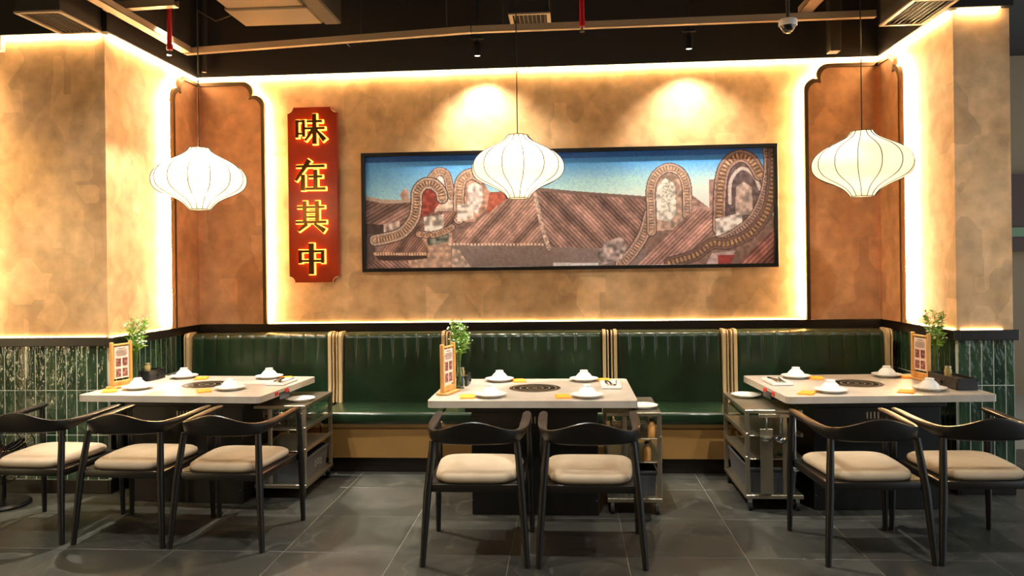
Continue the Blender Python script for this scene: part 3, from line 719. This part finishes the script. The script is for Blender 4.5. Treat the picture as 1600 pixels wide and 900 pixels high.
def tongs(label, x, y, rz):
    t = thing('serving_tongs', label, 'tongs', (x, y, ZTAB+.0085), rz, 'steel tongs and spoons on the trays')
    for s in (-1, 1): B().tube([(0, .1, .012), (s*.012, .02, .016), (s*.014, -.08, .010)], [.007, .006, .008], 6).obj('arm', 'chrome', t)
    B().lathe([(0, 0), (.014, .002), (.02, .008), (.018, .012), (0, .010)], 12, (.022, -.05, .0)).obj('spoon_bowl', 'chrome', t)
tr0 = make_tray(); TRY = [((-1.955, 5.135), -3.5, 'three-chair table'), ((.262, 4.965), 0, 'middle table'), ((1.335, 5.085), 3.5, 'pillar-side table')]
for i, ((x, y), r, tn) in enumerate(TRY):
    lb = f'small white tray with steel tongs at the end of the {tn}'
    if i == 0: tr0.location = (x, y, ZTAB); tr0.rotation_euler.z = math.radians(r); tr0['label'] = lb
    else: dup(tr0, (x, y, ZTAB), math.radians(r), lb)
    tongs(f'shiny steel tongs lying in the tray on the {tn}', x-.015, y, math.radians(r)+.12)
    o = B().tube([(0, -.1, .006), (0, .04, .008), (0, .1, .012)], [.005, .004, .006], 6).obj('serving_spoon', 'chrome'); o.location = (x+.035, y, ZTAB+.007); o.rotation_euler.z = math.radians(r)-.08
    tag(o, f'slim steel spoon beside the tongs on the {tn}', 'spoon', 'steel tongs and spoons on the trays')

# menu stands: two posts, cross bar, hanging card
def menu(label, x, y, rz, z=ZTAB):
    t = thing('menu_stand', label, 'menu stand', (x, y, z), rz, 'wooden menu stands')
    B().box(-.095, .095, -.04, .04, 0, .014, .003).obj('base', 'wood', t)
    B().box(-.085, .085, -.014, .014, .014, .045, .003).obj('foot_rail', 'wood', t)
    for s in (-1, 1): B().box(min(s*.072, s*.09), max(s*.072, s*.09), -.012, .012, .014, .305, .003).obj('post', 'wood', t)
    B().tube([(-.072, 0, .285), (.072, 0, .285)], .007, 8).obj('cross_bar', 'wood', t)
    c = B().box(-.062, .062, -.004, -.001, .06, .272).obj('card', 'cardwhite', t, False)
    b = B()
    for k, (w_, z_) in enumerate(((.03, .258), (.045, .245), (.05, .236), (.048, .228), (.05, .22), (.04, .212))): b.box(-w_, w_, -.0052, -.004, z_-.0016, z_+.0016)
    b.obj('printed_lines', 'cardink', c, False)
    for px_ in (-.029, .029):
        for pz in (.168, .098): B().box(px_-.022, px_+.022, -.0052, -.004, pz-.027, pz+.027).obj('printed_photo', 'cardphoto', c, False)
menu('wooden menu stand on the three-chair table beside a vase', -2.995, 4.975, math.radians(78))
menu('wooden menu stand seen edge-on, on the middle table', -.742, 4.70, math.radians(74))
menu('wooden menu stand on the table beside the pillar', 2.292, 5.225, math.radians(-80))

# vases of wild flowers
def vase(label, x, y, h_vase, spread, hmax, seed, z=ZTAB):
    rnd = random.Random(seed)
    t = thing('flower_vase', label, 'vase', (x, y, z), 0, 'glass vases of white wild flowers')
    B().lathe([(0, 0), (.03, 0), (.034, .004), (.033, .05), (.024, .1), (.016, h_vase*.8), (.019, h_vase), (.0165, h_vase), (.0135, h_vase*.8), (.021, .1), (.03, .05), (.03, .008), (0, .008)], 20).obj('bottle', 'glass', t)
    stems, leaves, petals, buds = B(), B(), B(), B()
    def leaf(p, d, L, w_):
        d = d.normalized(); s = d.cross(Vector((rnd.uniform(-1, 1), rnd.uniform(-1, 1), rnd.uniform(-.3, .3)))).normalized()*w_
        m_ = p+d*L*.5+Vector((0, 0, .004)); e = p+d*L-Vector((0, 0, L*.15))
        leaves.quad(p, m_+s, e, m_-s)
    for k in range(24):
        an = rnd.uniform(0, 2*PI); rr = spread*math.sqrt(rnd.random()); H_ = hmax*rnd.uniform(.62, 1.)
        tip = Vector((rr*math.cos(an), rr*math.sin(an), H_)); mid = Vector((rr*.25*math.cos(an), rr*.25*math.sin(an), h_vase+.02)); bot = Vector((-.012*math.cos(an), -.012*math.sin(an), .012))
        stems.tube([bot, mid, (mid+tip)/2+Vector((0, 0, .012)), tip], [.0016, .0016, .0013, .0009], 5)
        for j in range(13):
            f = j/13; p = mid.lerp(tip, f**.9); a2 = rnd.uniform(0, 2*PI)
            leaf(p, Vector((math.cos(a2), math.sin(a2), rnd.uniform(.2, 1.2))), rnd.uniform(.03, .07)*(1.1-.5*f), rnd.uniform(.005, .009))
        for j in range(rnd.randint(3, 6)):
            p = tip+Vector((rnd.gauss(0, .014), rnd.gauss(0, .014), rnd.uniform(-.05, .012)))
            stems.tube([tip-Vector((0, 0, .05)), p], .0007, 4)
            tgt = petals if (H_ < hmax*.93 and rnd.random() < .6) else buds
            r_ = rnd.uniform(.005, .009) if tgt is petals else rnd.uniform(.0025, .0045)
            tmp = bmesh.new(); bmesh.ops.create_icosphere(tmp, subdivisions=1, radius=r_); tmp.transform(Matrix.Translation(p)@Matrix.Diagonal((1, 1, .55, 1))); tgt.add(tmp)
    for nm, bb, mm in (('stems', stems, 'stem'), ('leaves', leaves, 'leaf'), ('blossoms', petals, 'petal'), ('buds', buds, 'bud')):
        o = bb.obj(nm, mm, t, False); o['kind'] = 'stuff'
vase('glass vase of wild flowers on the three-chair table', -3.01, 5.175, .2, .075, .47, 1)
vase('glass vase of wild flowers on the middle table', -.70, 4.885, .2, .066, .46, 5)
vase('glass vase of wild flowers on the table beside the pillar', 2.385, 5.215, .2, .062, .46, 9)

# dark condiment boxes with a glass jar
def cbox(label, x, y, rz, w, d, h):
    t = thing('condiment_box', label, 'box', (x, y, ZTAB), rz, 'dark condiment boxes on the tables')
    b = B(); b.box(-w/2, w/2, -d/2, d/2, 0, h*.78, .002)
    for s in (-1, 1):
        b.box(min(s*(w/2-.006), s*w/2), max(s*(w/2-.006), s*w/2), -d/2, d/2, h*.76, h); b.box(-w/2, w/2, min(s*(d/2-.006), s*d/2), max(s*(d/2-.006), s*d/2), h*.76, h)
    b.obj('body', 'darkbox', t, False)
    f = B().box(-w/2-.004, -w/2+.002, -d/2+.008, d/2-.008, .006, h*.7, .001).obj('drawer', 'darkbox', t, False)
    B().lathe([(0, 0), (.009, .002), (.011, .01), (0, .014)], 10).obj('knob', 'blackplastic', f).matrix_local = Matrix.Translation((-w/2-.004, 0, h*.4)) @ Matrix.Rotation(-PI/2, 4, 'Y')
def jar(label, x, y, z):
    t = thing('toothpick_jar', label, 'jar', (x, y, z), 0, 'small amber jars on the condiment boxes')
    B().lathe([(0, 0), (.019, 0), (.021, .004), (.021, .045), (.017, .054), (.017, .058), (0, .058)], 18).obj('glass', 'jar', t)
    B().lathe([(0, .058), (.018, .058), (.018, .068), (0, .068)], 18).obj('cap', 'steel', t)
cbox('black box by the flowers on the three-chair table', -2.99, 5.33, math.radians(-3.5+180), .1, .2, .07)
jar('amber jar on the black box of the three-chair table', -2.985, 5.28, ZTAB+.0546)
cbox('black box by the flowers on the middle table', -.70, 5.07, math.radians(180), .075, .2, .065)
jar('amber jar on the black box of the middle table', -.70, 5.0, ZTAB+.0507)
cbox('wide dark drawer box on the table beside the pillar', 2.352, 4.94, math.radians(3.5), .12, .34, .07)
jar('amber jar on the drawer box beside the pillar', 2.335, 4.955, ZTAB+.0546)

# ------------------------------------------------------------------ steel carts
def cart(label, x, y, w, d, inner, h=.612):
    """inner = +1 / -1: the side that tucks under the table"""
    t = thing('steel_cart', label, 'cart', (x, y, 0), 0, 'steel service carts beside the tables')
    hw, hd = w/2, d/2
    b = B(); b.box(-hw, hw, -hd, hd, h-.022, h, .003)
    b.obj('top', 'steel', t, False)
    for i, z in enumerate((.455, .315)):
        b = B(); b.box(-hw+.01, hw-.01, -hd+.01, hd-.01, z-.006, z, .001)
        for s in (-1, 1): b.box(min(s*(hw-.014), s*hw), max(s*(hw-.014), s*hw), -hd, hd, z-.008, z+.016, .002)
        b.obj('shelf', 'steel', t, False)
    b = B(); b.box(-hw, hw, -hd, hd, .075, .10, .003); b.obj('bottom_tray', 'steel', t, False)
    for s in (-1, 1):
        px_ = s*(hw-.014) if s != inner else s*(hw-.105)
        B().box(px_-.013, px_+.013, -hd+.002, -hd+.028, .10, h-.022, .003).obj('post', 'steel', t, False)
        px_ = s*(hw-.014)
        B().box(px_-.013, px_+.013, hd-.028, hd-.002, .10, h-.022, .003).obj('post', 'steel', t, False)
        for yy in (-hd+.03, hd-.03):
            c = B().box(s*(hw-.03)-.012, s*(hw-.03)+.012, yy-.012, yy+.012, .045, .075, .002).obj('caster', 'chrome', t, False)
            B().lathe([(.008, -.011), (.024, -.011), (.026, -.006), (.026, .006), (.024, .011), (.008, .011)], 16).obj('wheel', 'rubber', c).matrix_local = Matrix.Translation((s*(hw-.03), yy, .026)) @ Matrix.Rotation(PI/2, 4, 'Y')
    return t
def bin_(label, x, y, w, d, z=.1008, h=.15):
    t = thing('storage_bin', label, 'bin', (x, y, z), 0, 'grey plastic bins in the carts')
    o_, i_ = [], []
    def ring(k, zz): return [(sx*w/2*k, sy*d/2*k, zz) for sx, sy in ((-1, -1), (1, -1), (1, 1), (-1, 1))]
    b = B(); b.rings([ring(.93, 0), ring(1, h), ring(.965, h), ring(.9, .006)]); b.obj('tub', 'greybin', t, False)
    b = B()
    for s in (-1, 1):
        b.box(min(s*(w/2-.004), s*(w/2+.008)), max(s*(w/2-.004), s*(w/2+.008)), -d/2-.008, d/2+.008, h-.012, h+.004, .003); b.box(-w/2-.008, w/2+.008, min(s*(d/2-.004), s*(d/2+.008)), max(s*(d/2-.004), s*(d/2+.008)), h-.012, h+.004, .003)
    b.obj('rim', 'greybin', t, False)
    return t
cart('steel cart beside the three-chair table', -1.875, 5.165, .345, .575, -1)
cart('steel cart at the end of the middle table', .382, 4.92, .325, .56, -1)
cart('steel cart with hanging ladles by the pillar-side table', 1.222, 5.065, .34, .66, 1)
bn = bin_('grey bin in the cart beside the three-chair table', -1.875, 5.165, .29, .5)
b = B()
for k, (yy, zz) in enumerate(((-.02, .09), (.035, .095), (.09, .085))):
    for s0 in range(0, 360, 45): 
        a0, a1 = math.radians(s0), math.radians(s0+30); r_ = .02
        b.quad(*[(.1452, yy+rr*math.cos(a), zz-.02+rr*math.sin(a)) for a, rr in ((a0, r_), (a1, r_), (a1, r_*.8), (a0, r_*.8))])
b.obj('white_print', 'whiteplastic', bn, False)
bin_('grey bin in the cart at the end of the middle table', .382, 4.92, .27, .46)
bin_('grey bin in the ladle cart by the pillar-side table', 1.222, 5.065, .285, .58)
for lb, x, y in (('white plate on the cart of the three-chair table', -1.80, 5.06), ('white plate on the cart of the middle table', .445, 4.80), ('white plate on the ladle cart', 1.165, 5.2)):
    place('plate', plate_me, lb, 'plate', 'white plates on the carts', x, y, .612)
# contents of the carts
def wire_basket(label, x, y, z, w, d, h):
    t = thing('wire_basket', label, 'basket', (x, y, z), 0, 'wire baskets in the carts'); b = B()
    for k in range(5):
        zz = .003+(h-.006)*k/4
        b.tube([(-w/2, -d/2, zz), (w/2, -d/2, zz), (w/2, d/2, zz), (-w/2, d/2, zz), (-w/2, -d/2, zz)], .002, 5)
    for k in range(9):
        xx = -w/2+w*k/8
        for yy in (-d/2, d/2): b.tube([(xx, yy, .003), (xx, yy, h)], .0018, 5)
    for k in range(1, 9):
        yy = -d/2+d*k/9
        b.tube([(-w/2, yy, h), (-w/2, yy, .003), (w/2, yy, .003), (w/2, yy, h)], .0018, 5)
    b.obj('wires', 'chrome', t)
wire_basket('wire basket on the middle shelf of the cart by the three-chair table', -1.90, 5.10, .455, .22, .3, .11)
wire_basket('wire basket on the shelf of the cart at the middle table', .37, 4.9, .455, .22, .3, .08)
def cup(label, x, y, z):
    tag(B().lathe([(0, 0), (.026, 0), (.033, .085), (.031, .085), (.025, .004), (0, .004)], 18, (0, 0, 0)).obj('drinking_glass', 'glass', None, loc=(x, y, z)), label, 'glass', 'drinking glasses in the carts')
cup('drinking glass on the cart shelf by the three-chair table, nearer the bench', -1.765, 5.36, .456); cup('drinking glass on the cart shelf by the three-chair table, nearer the chairs', -1.765, 5.28, .456)
def bottle(label, x, y, z):
    t = thing('sauce_bottle', label, 'bottle', (x, y, z), 0)
    B().lathe([(0, 0), (.024, 0), (.026, .005), (.026, .07), (.012, .09), (.012, .1), (0, .1)], 16).obj('body', 'wood', t); B().lathe([(0, .1), (.014, .1), (.014, .114), (0, .114)], 12).obj('cap', 'blackplastic', t)
bottle('tan sauce bottle on the lower shelf of the cart at the middle table', .46, 4.70, .3158)
bottle('tan sauce bottle beside the wire basket of the cart at the middle table', .49, 4.68, .4558)
def ladle(label, x, y, ztop, L):
    t = thing('ladle', label, 'ladle', (x, y, ztop), 0, 'ladles hanging from the cart')
    B().tube([(0, .012, 0), (0, 0, .012), (0, -.008, 0), (0, -.004, -L*.5), (0, 0, -L+.03)], [.003, .003, .004, .005, .005], 7).obj('handle', 'chrome', t)
    B().lathe([(0, -.03), (.02, -.026), (.034, -.012), (.037, .002), (.035, .002), (.03, -.012), (.018, -.022), (0, -.026)], 18, (0, 0, -L)).obj('bowl', 'chrome', t)
yc = 5.065-.33
B_ = B(); B_.box(1.13, 1.37, yc-.02, yc+.004, .568, .590, .002)
rk = B_.obj('hook_rail', 'steel'); tag(rk, 'steel hook rail across the front of the ladle cart', 'hook rail')
for k, (xx, L) in enumerate(((1.168, .12), (1.25, .13), (1.335, .3))):
    ladle(['short ladle hanging nearest the bench gap on the hook rail', 'short ladle hanging in the middle of the hook rail', 'long ladle hanging from the hook rail near the armchair'][k], xx, yc-.03, .574, L)
tag(B().box(1.135, 1.21, yc-.016, yc-.012, .11, .50, .001).obj('cutting_board', 'steel', None, False), 'upright steel board leaning on the front of the ladle cart', 'board')
# hanging clear jug standing on the ladle cart tray
tag(B().lathe([(0, 0), (.042, 0), (.045, .006), (.045, .08), (.032, .105), (.034, .118), (.031, .118), (.029, .105), (.042, .08), (.042, .01), (0, .01)], 22).obj('water_jug', 'glass', None, loc=(1.30, 4.86, .316)), 'clear water jug on the shelf of the ladle cart', 'jug')

# ------------------------------------------------------------------ floor fan by the golden wall
def fan():
    t = thing('floor_fan', 'black wire floor fan behind the end armchair', 'fan', (-3.66, 4.72, 0), math.radians(20))
    b = B(); b.lathe([(0, 0), (.17, 0), (.175, .01), (.16, .025), (.03, .04), (0, .04)], 24); b.obj('base', 'blackplastic', t)
    B().tube([(0, .04, .03), (0, .05, .3)], .018, 8).obj('stand', 'blackplastic', t)
    cg = Matrix.Translation((0, 0, .34)) @ Matrix.Rotation(math.radians(72), 4, 'X')
    b = B(); R_ = .2
    for k in range(36):
        a = 2*PI*k/36; pts = []
        for j in range(9):
            f = j/8; r = .03+(R_-.03)*f; an = a+.7*f; pts.append(cg @ Vector((r*math.cos(an), r*math.sin(an), .06*math.sqrt(max(0, 1-f*f)))))
        b.tube(pts, .0018, 4)
    for r, z in ((R_, 0), (R_*.72, .04), (.04, .06)): b.tube([cg @ Vector((r*math.cos(2*PI*k/32), r*math.sin(2*PI*k/32), z)) for k in range(33)], .003, 5)
    for k in range(24):
        a = 2*PI*k/24; b.tube([cg @ Vector((.04*math.cos(a), .04*math.sin(a), -.07)), cg @ Vector((R_*.8*math.cos(a), R_*.8*math.sin(a), -.06)), cg @ Vector((R_*math.cos(a), R_*math.sin(a), 0))], .0018, 4)
    b.obj('cage', 'darkmetal', t)
    for k in range(4):
        b = B(); a0 = k*PI/2; R = []
        for j in range(5):
            f = j/4; r = .03+.13*f; R.append([cg @ Vector((r*math.cos(a0+s), r*math.sin(a0+s), z)) for s, z in ((0, .0), (.75*(1-.3*f), .03), (.75*(1-.3*f), .033), (0, .003))])
        b.rings(R); b.obj('blade', 'blackplastic', t)
    B().tube([cg @ Vector((0, 0, -.09)), cg @ Vector((0, 0, .04))], .045, 14).obj('motor', 'redwire', t)
fan()

# ------------------------------------------------------------------ pendant lamps
def pendant(label, x, y, zc, first=None):
    if first: 
        r = dup(first, (x, y, zc), .13*x, label); bulb = None
        return r
    t = thing('pendant_lamp', label, 'pendant lamp', (x, y, zc), 0, 'white silk lantern pendants')
    prof = [(.065, .205), (.073, .19), (.1, .165), (.155, .135), (.215, .105), (.262, .07), (.287, .035), (.295, 0), (.289, -.035), (.266, -.068), (.222, -.095), (.165, -.12), (.115, -.147), (.085, -.175), (.068, -.2)]
    P = [Vector((r, 0, z)) for r, z in prof]; sp = []
    for i in range(len(P)-1):
        p0, p1, p2, p3 = P[max(i-1, 0)], P[i], P[i+1], P[min(i+2, len(P)-1)]
        for k in range(3):
            s = k/3; q_ = .5*((2*p1)+(-p0+p2)*s+(2*p0-5*p1+4*p2-p3)*s*s+(-p0+3*p1-3*p2+p3)*s**3); sp.append((q_.x, q_.z))
    sp.append(prof[-1])
    nr = 14; n = nr*6; R = []
    for r, z in sp:
        R.append([((r*(1-.012*math.sin(PI*(k % 6)/6)))*math.cos(2*PI*k/n), (r*(1-.012*math.sin(PI*(k % 6)/6)))*math.sin(2*PI*k/n), z) for k in range(n)])
    sh = B().rings(R, True, False).obj('shade', 'silk', t, True, 60)
    for k in range(nr):
        a = 2*PI*k/nr+.03
        a = 2*PI*k/nr
        B().tube([((r+.0032)*math.cos(a), (r+.0032)*math.sin(a), z) for r, z in sp], .0026, 5).obj('rib', 'ribwire', sh)
    for r, z, nm in ((.066, .205, 'top_ring'), (.069, -.2, 'bottom_ring')):
        B().tube([(r*math.cos(2*PI*k/32), r*math.sin(2*PI*k/32), z) for k in range(33)], .0025, 6).obj(nm, 'bronze', t)
    b = B(); b.box(-.066, .066, -.003, .003, .203, .207); b.box(-.003, .003, -.066, .066, .203, .207); b.obj('spider', 'bronze', t, False)
    B().tube([(0, 0, .08), (0, 0, .205)], .014, 10).obj('bulb_holder', 'blackplastic', t)
    B().tube([(0, 0, .2), (0, 0, 3.78-zc)], .0035, 6).obj('cable', 'blackplastic', t)
    B().lathe([(0, 0), (.05, 0), (.05, .02), (0, .025)], 20, (0, 0, 3.755-zc)).obj('ceiling_rose', 'blackplastic', t)
    lamp('bulb', 'POINT', LAMP_W, (1, .87, .66), t, (0, 0, .03), size=.05)
    return t
p0 = pendant('white lantern pendant hanging over the three-chair table', -2.425, 4.95, 2.097)
pendant('white lantern pendant in front of the framed picture', -.312, 4.95, 2.13, p0)
pendant('white lantern pendant hanging over the pillar-side table', 1.835, 4.95, 2.10, p0)

pendant('unseen white lantern pendant added to light the wavy green tiles', -5.1, 3.5, 2.1, p0)  # extra lantern added out of view for light and reflections on the left tiles
# ------------------------------------------------------------------ ceiling services
def strut(label, a, b_, w=.05, h=.045):
    a, b_ = Vector(a), Vector(b_); d = (b_-a); L = d.length; rz = math.atan2(d.y, d.x)
    t = thing('steel_strut', label, 'strut', a, rz, 'pale steel struts below the ceiling')
    b = B(); b.box(0, L, -w/2, w/2, 0, .004); b.box(0, L, -w/2, -w/2+.004, 0, h); b.box(0, L, w/2-.004, w/2, 0, h); b.obj('channel', 'strut', t, False)
    for f in (.08, .92): B().tube([(L*f, 0, .004), (L*f, 0, 3.78-a.z)], .005, 6).obj('hanger_rod', 'duct', t)
strut('long steel strut below the ceiling on the side of the red sign', (-2.9, 5.72, 3.15), (-.66, 5.43, 3.15))
strut('long steel strut below the ceiling on the side of the dome camera', (-.655, 5.43, 3.15), (2.1, 5.40, 3.15), .045)
strut('steel strut running toward the viewer beside the ceiling vent', (-2.87, 3.2, 3.152), (-2.87, 5.68, 3.152), .075)
strut('steel strut running toward the viewer above the dome camera', (1.64, 3.0, 3.2), (1.64, 5.42, 3.2), .09)
strut('short steel strut crossing behind the red sprinkler pipe', (-3.0, 4.85, 3.2), (-2.5, 4.82, 3.2), .06)
def vent(label, x0, x1, y0, y1, z, slat_axis, box=True):
    t = thing('air_vent', label, 'air vent', ((x0+x1)/2, (y0+y1)/2, z), 0, 'louvred air vents in the ceiling')
    hw, hd, f = (x1-x0)/2, (y1-y0)/2, .028
    for a in ((-hw, hw, -hd, -hd+f), (-hw, hw, hd-f, hd), (-hw, -hw+f, -hd+f, hd-f), (hw-f, hw, -hd+f, hd-f)): B().box(a[0], a[1], a[2], a[3], 0, .012, .002).obj('frame_bar', 'vent', t, False)
    span = 2*(hw-f) if slat_axis == 'y' else 2*(hd-f); n = max(4, int(span/.03))
    b = B()
    b.box(-.0014, .0014, -(hd-f) if slat_axis == 'y' else -(hw-f), (hd-f) if slat_axis == 'y' else (hw-f), 0, .009, mtx=None); me = b.mesh('slat', 'slat', False)
    for k in range(n):
        c = -span/2+span*(k+.5)/n; o = bpy.data.objects.new('slat', me); C.objects.link(o); o.parent = t
        o.location = (c, 0, .003) if slat_axis == 'y' else (0, c, .003); o.rotation_euler = (0, .25, 0) if slat_axis == 'y' else (0, .25, PI/2)
    b = B(); b.box(-hw+f*.5, hw-f*.5, -hd+f*.5, hd-f*.5, .03, .04); b.obj('dark_inside', 'vent_in', t, False)
    b = B(); b.box(-hw+.01, hw-.01, -hd+.01, hd-.01, .04, 3.78-z); b.obj('duct_box', 'duct', t, False)
    if box:
        b = B()
        for a in ((-hw+.006, -hw+.012, -hd+.006, hd-.006), (hw-.012, hw-.006, -hd+.006, hd-.006), (-hw+.012, hw-.012, -hd+.006, -hd+.012), (-hw+.012, hw-.012, hd-.012, hd-.006)): b.box(*a, .012, .042)
        b.obj('collar', 'duct', t, False)
vent('long louvred vent in a dark duct above the golden wall', -3.37, -3.07, 4.50, 4.945, 3.085, 'y')
vent('long louvred vent in a dark duct beside the pillar', 2.13, 2.42, 4.90, 5.42, 3.092, 'y')
vent('small square vent in the ceiling above the framed picture', -.40, -.10, 5.46, 5.82, 3.28, 'y')
def sprinkler(label, x, y, z):
    t = thing('sprinkler_pipe', label, 'sprinkler', (x, y, z), 0, 'red sprinkler drops')
    B().tube([(0, 0, .06), (0, 0, 3.78-z)], .016, 12).obj('pipe', 'redpipe', t); B().lathe([(0, .03), (.02, .035), (.022, .06), (.019, .075), (0, .08)], 12).obj('coupling', 'redpipe', t)
    B().tube([(0, 0, 0), (0, 0, .035)], .006, 8).obj('head', 'chrome', t); B().lathe([(0, 0), (.016, 0), (.016, .003), (0, .003)], 12).obj('deflector', 'chrome', t)
sprinkler('red sprinkler pipe near the alcove corner above the sign', -2.67, 5.05, 2.955)
sprinkler('red sprinkler pipe above the middle of the picture', .112, 5.0, 3.0)
def wall_spot(label, x, y, zb, tgt):
    t = thing('ceiling_spotlight', label, 'spotlight', (x, y, zb), 0, 'black cylinder spotlights')
    B().lathe([(.022, 0), (.026, .002), (.026, .1), (.02, .11), (0, .11)], 20, cap=False).obj('housing', 'blackplastic', t)
    B().lathe([(0, .004), (.0215, .004), (.0215, .008), (0, .008)], 20).obj('lens', 'spotface', t, False)
    B().tube([(0, 0, .11), (0, 0, 3.78-zb)], .007, 8).obj('stem', 'blackplastic', t); B().box(-.05, .05, -.02, .02, .13, .15, .003).obj('bracket', 'blackplastic', t, False)
    return t
for lb, x in (('small black spotlight on the sign side, above the picture', -.68), ('small black spotlight on the camera side, above the picture', .942)):
    t = wall_spot(lb, x, 5.97, 3.135, None)
    lamp('spot', 'SPOT', WALL_SPOT, (1, .86, .68), t, (0, 0, -.012), (.06, .2, -1.0), .02, 112, 1.)
def cam_dome(x, y, z):
    t = thing('dome_camera', 'white dome security camera under the steel strut', 'camera', (x, y, z))
    B().lathe([(.05, .03), (.055, .034), (.055, .066), (.05, .07), (0, .07)], 24, cap=False).obj('housing', 'whiteplastic', t)
    B().lathe([(0, -.012), (.018, -.009), (.033, .004), (.042, .022), (.046, .034), (0, .034)], 24).obj('dome', 'smoke', t)
    B().tube([(0, 0, .07), (0, 0, 3.78-z)], .012, 8).obj('mount', 'duct', t)
cam_dome(1.352, 4.8, 2.9)
def cassette():
    t = thing('air_conditioner', 'pale air conditioner casing hung above the strut', 'air conditioner', (-2.08, 5.3, 3.34))
    B().box(-.3, .26, -.6, .0, 0, .28, .01).obj('casing', 'accase', t, False); B().box(-.32, .28, 0, .36, -.012, .2, .01).obj('front_panel', 'accase', t, False)
    B().box(.29, .42, -.7, .36, -.02, .34, .01).obj('dark_duct', 'duct', t, False)
    for sx in (-.25, .22):
        B().tube([(sx, -.3, .28), (sx, -.3, .44)], .006, 6).obj('hanger_rod', 'duct', t)
cassette()
t = thing('emergency_light', 'small white lamp box high on the golden wall', 'light', (-3.85, YL, 3.048)); B().box(-.07, .05, -.045, 0, -.05, .05, .006, 2).obj('body', 'whiteplastic', t); B().box(-.06, .04, -.047, -.044, -.04, .02).obj('lens', 'exitface', t, False)
for lb, pts in (('thin grey cable drooping above the strut near the sign', [(-2.75, 5.6, 3.45), (-2.6, 5.6, 3.36), (-2.45, 5.62, 3.42), (-2.2, 5.7, 3.4)]), ('curled grey cable end hanging behind the strut', [(-1.75, 5.9, 3.3), (-1.68, 5.95, 3.24), (-1.6, 5.98, 3.27), (-1.6, 6.0, 3.78)]),
                ('black pipe drop in the alcove corner above the sign', [(-2.95, 6.13, 3.12), (-2.95, 6.13, 3.78)])):
    tag(B().tube(pts, .018 if 'pipe' in lb else .006, 8).obj('ceiling_cable' if 'cable' in lb else 'ceiling_pipe', 'duct'), lb, 'cable' if 'cable' in lb else 'pipe')
tag(B().box(2.02, 2.1, 6.05, 6.15, 3.11, 3.78, .003).obj('duct_post', 'duct', None, False), 'dark vertical duct in the alcove corner near the pillar', 'duct')
# ceiling spotlights over the tables (above the picture's upper edge): one on the wall side, one on the aisle side of each
for nm, tx, ty, dx in (('three-chair table', -2.455, 5.0, -.27), ('middle table', -.218, 4.865, -.45), ('pillar-side table', 1.81, 5.0, .42)):
    for side, x, y, tg, ang, e in (('wall', tx+dx, ty+.38, (tx, ty-.3, .7), 62, 1.6), ('aisle', tx-dx*.6, ty-.85, (tx, ty+.05, .72), 42, 1.35)):
        t = wall_spot(f'black ceiling spotlight over the {nm} on the {side} side', x, y, 3.5, None); d = Vector(tg)-Vector((x, y, 3.5))
        if side == 'wall' and tx < -2: e = 2.4
        lamp('spot', 'SPOT', TABLE_SPOT*e, (1, .95, .85), t, (0, 0, -.012), d, .012, ang, .5)
t = wall_spot('black ceiling spotlight aimed at the golden wall', -4.5, 3.9, 3.5, None)
lamp('spot', 'SPOT', 120, (1, .72, .26), t, (0, 0, -.012), (.68, 1.1, -1.9), .03, 46, .9)
# unseen downlights added in front of the tables to fill floor and wall
for nm, x in (('golden wall', -4.8), ('three-chair table', -2.6), ('middle table', -.2), ('pillar-side table', 2.2)):
    t = wall_spot(f'black fill downlight added over the aisle in front of the {nm}', x, 2.7, 3.5, None)
    lamp('spot', 'SPOT', AISLE_FILL, (1, .95, .86), t, (0, 0, -.012), (0, .35, -1), .03, 120, .8)
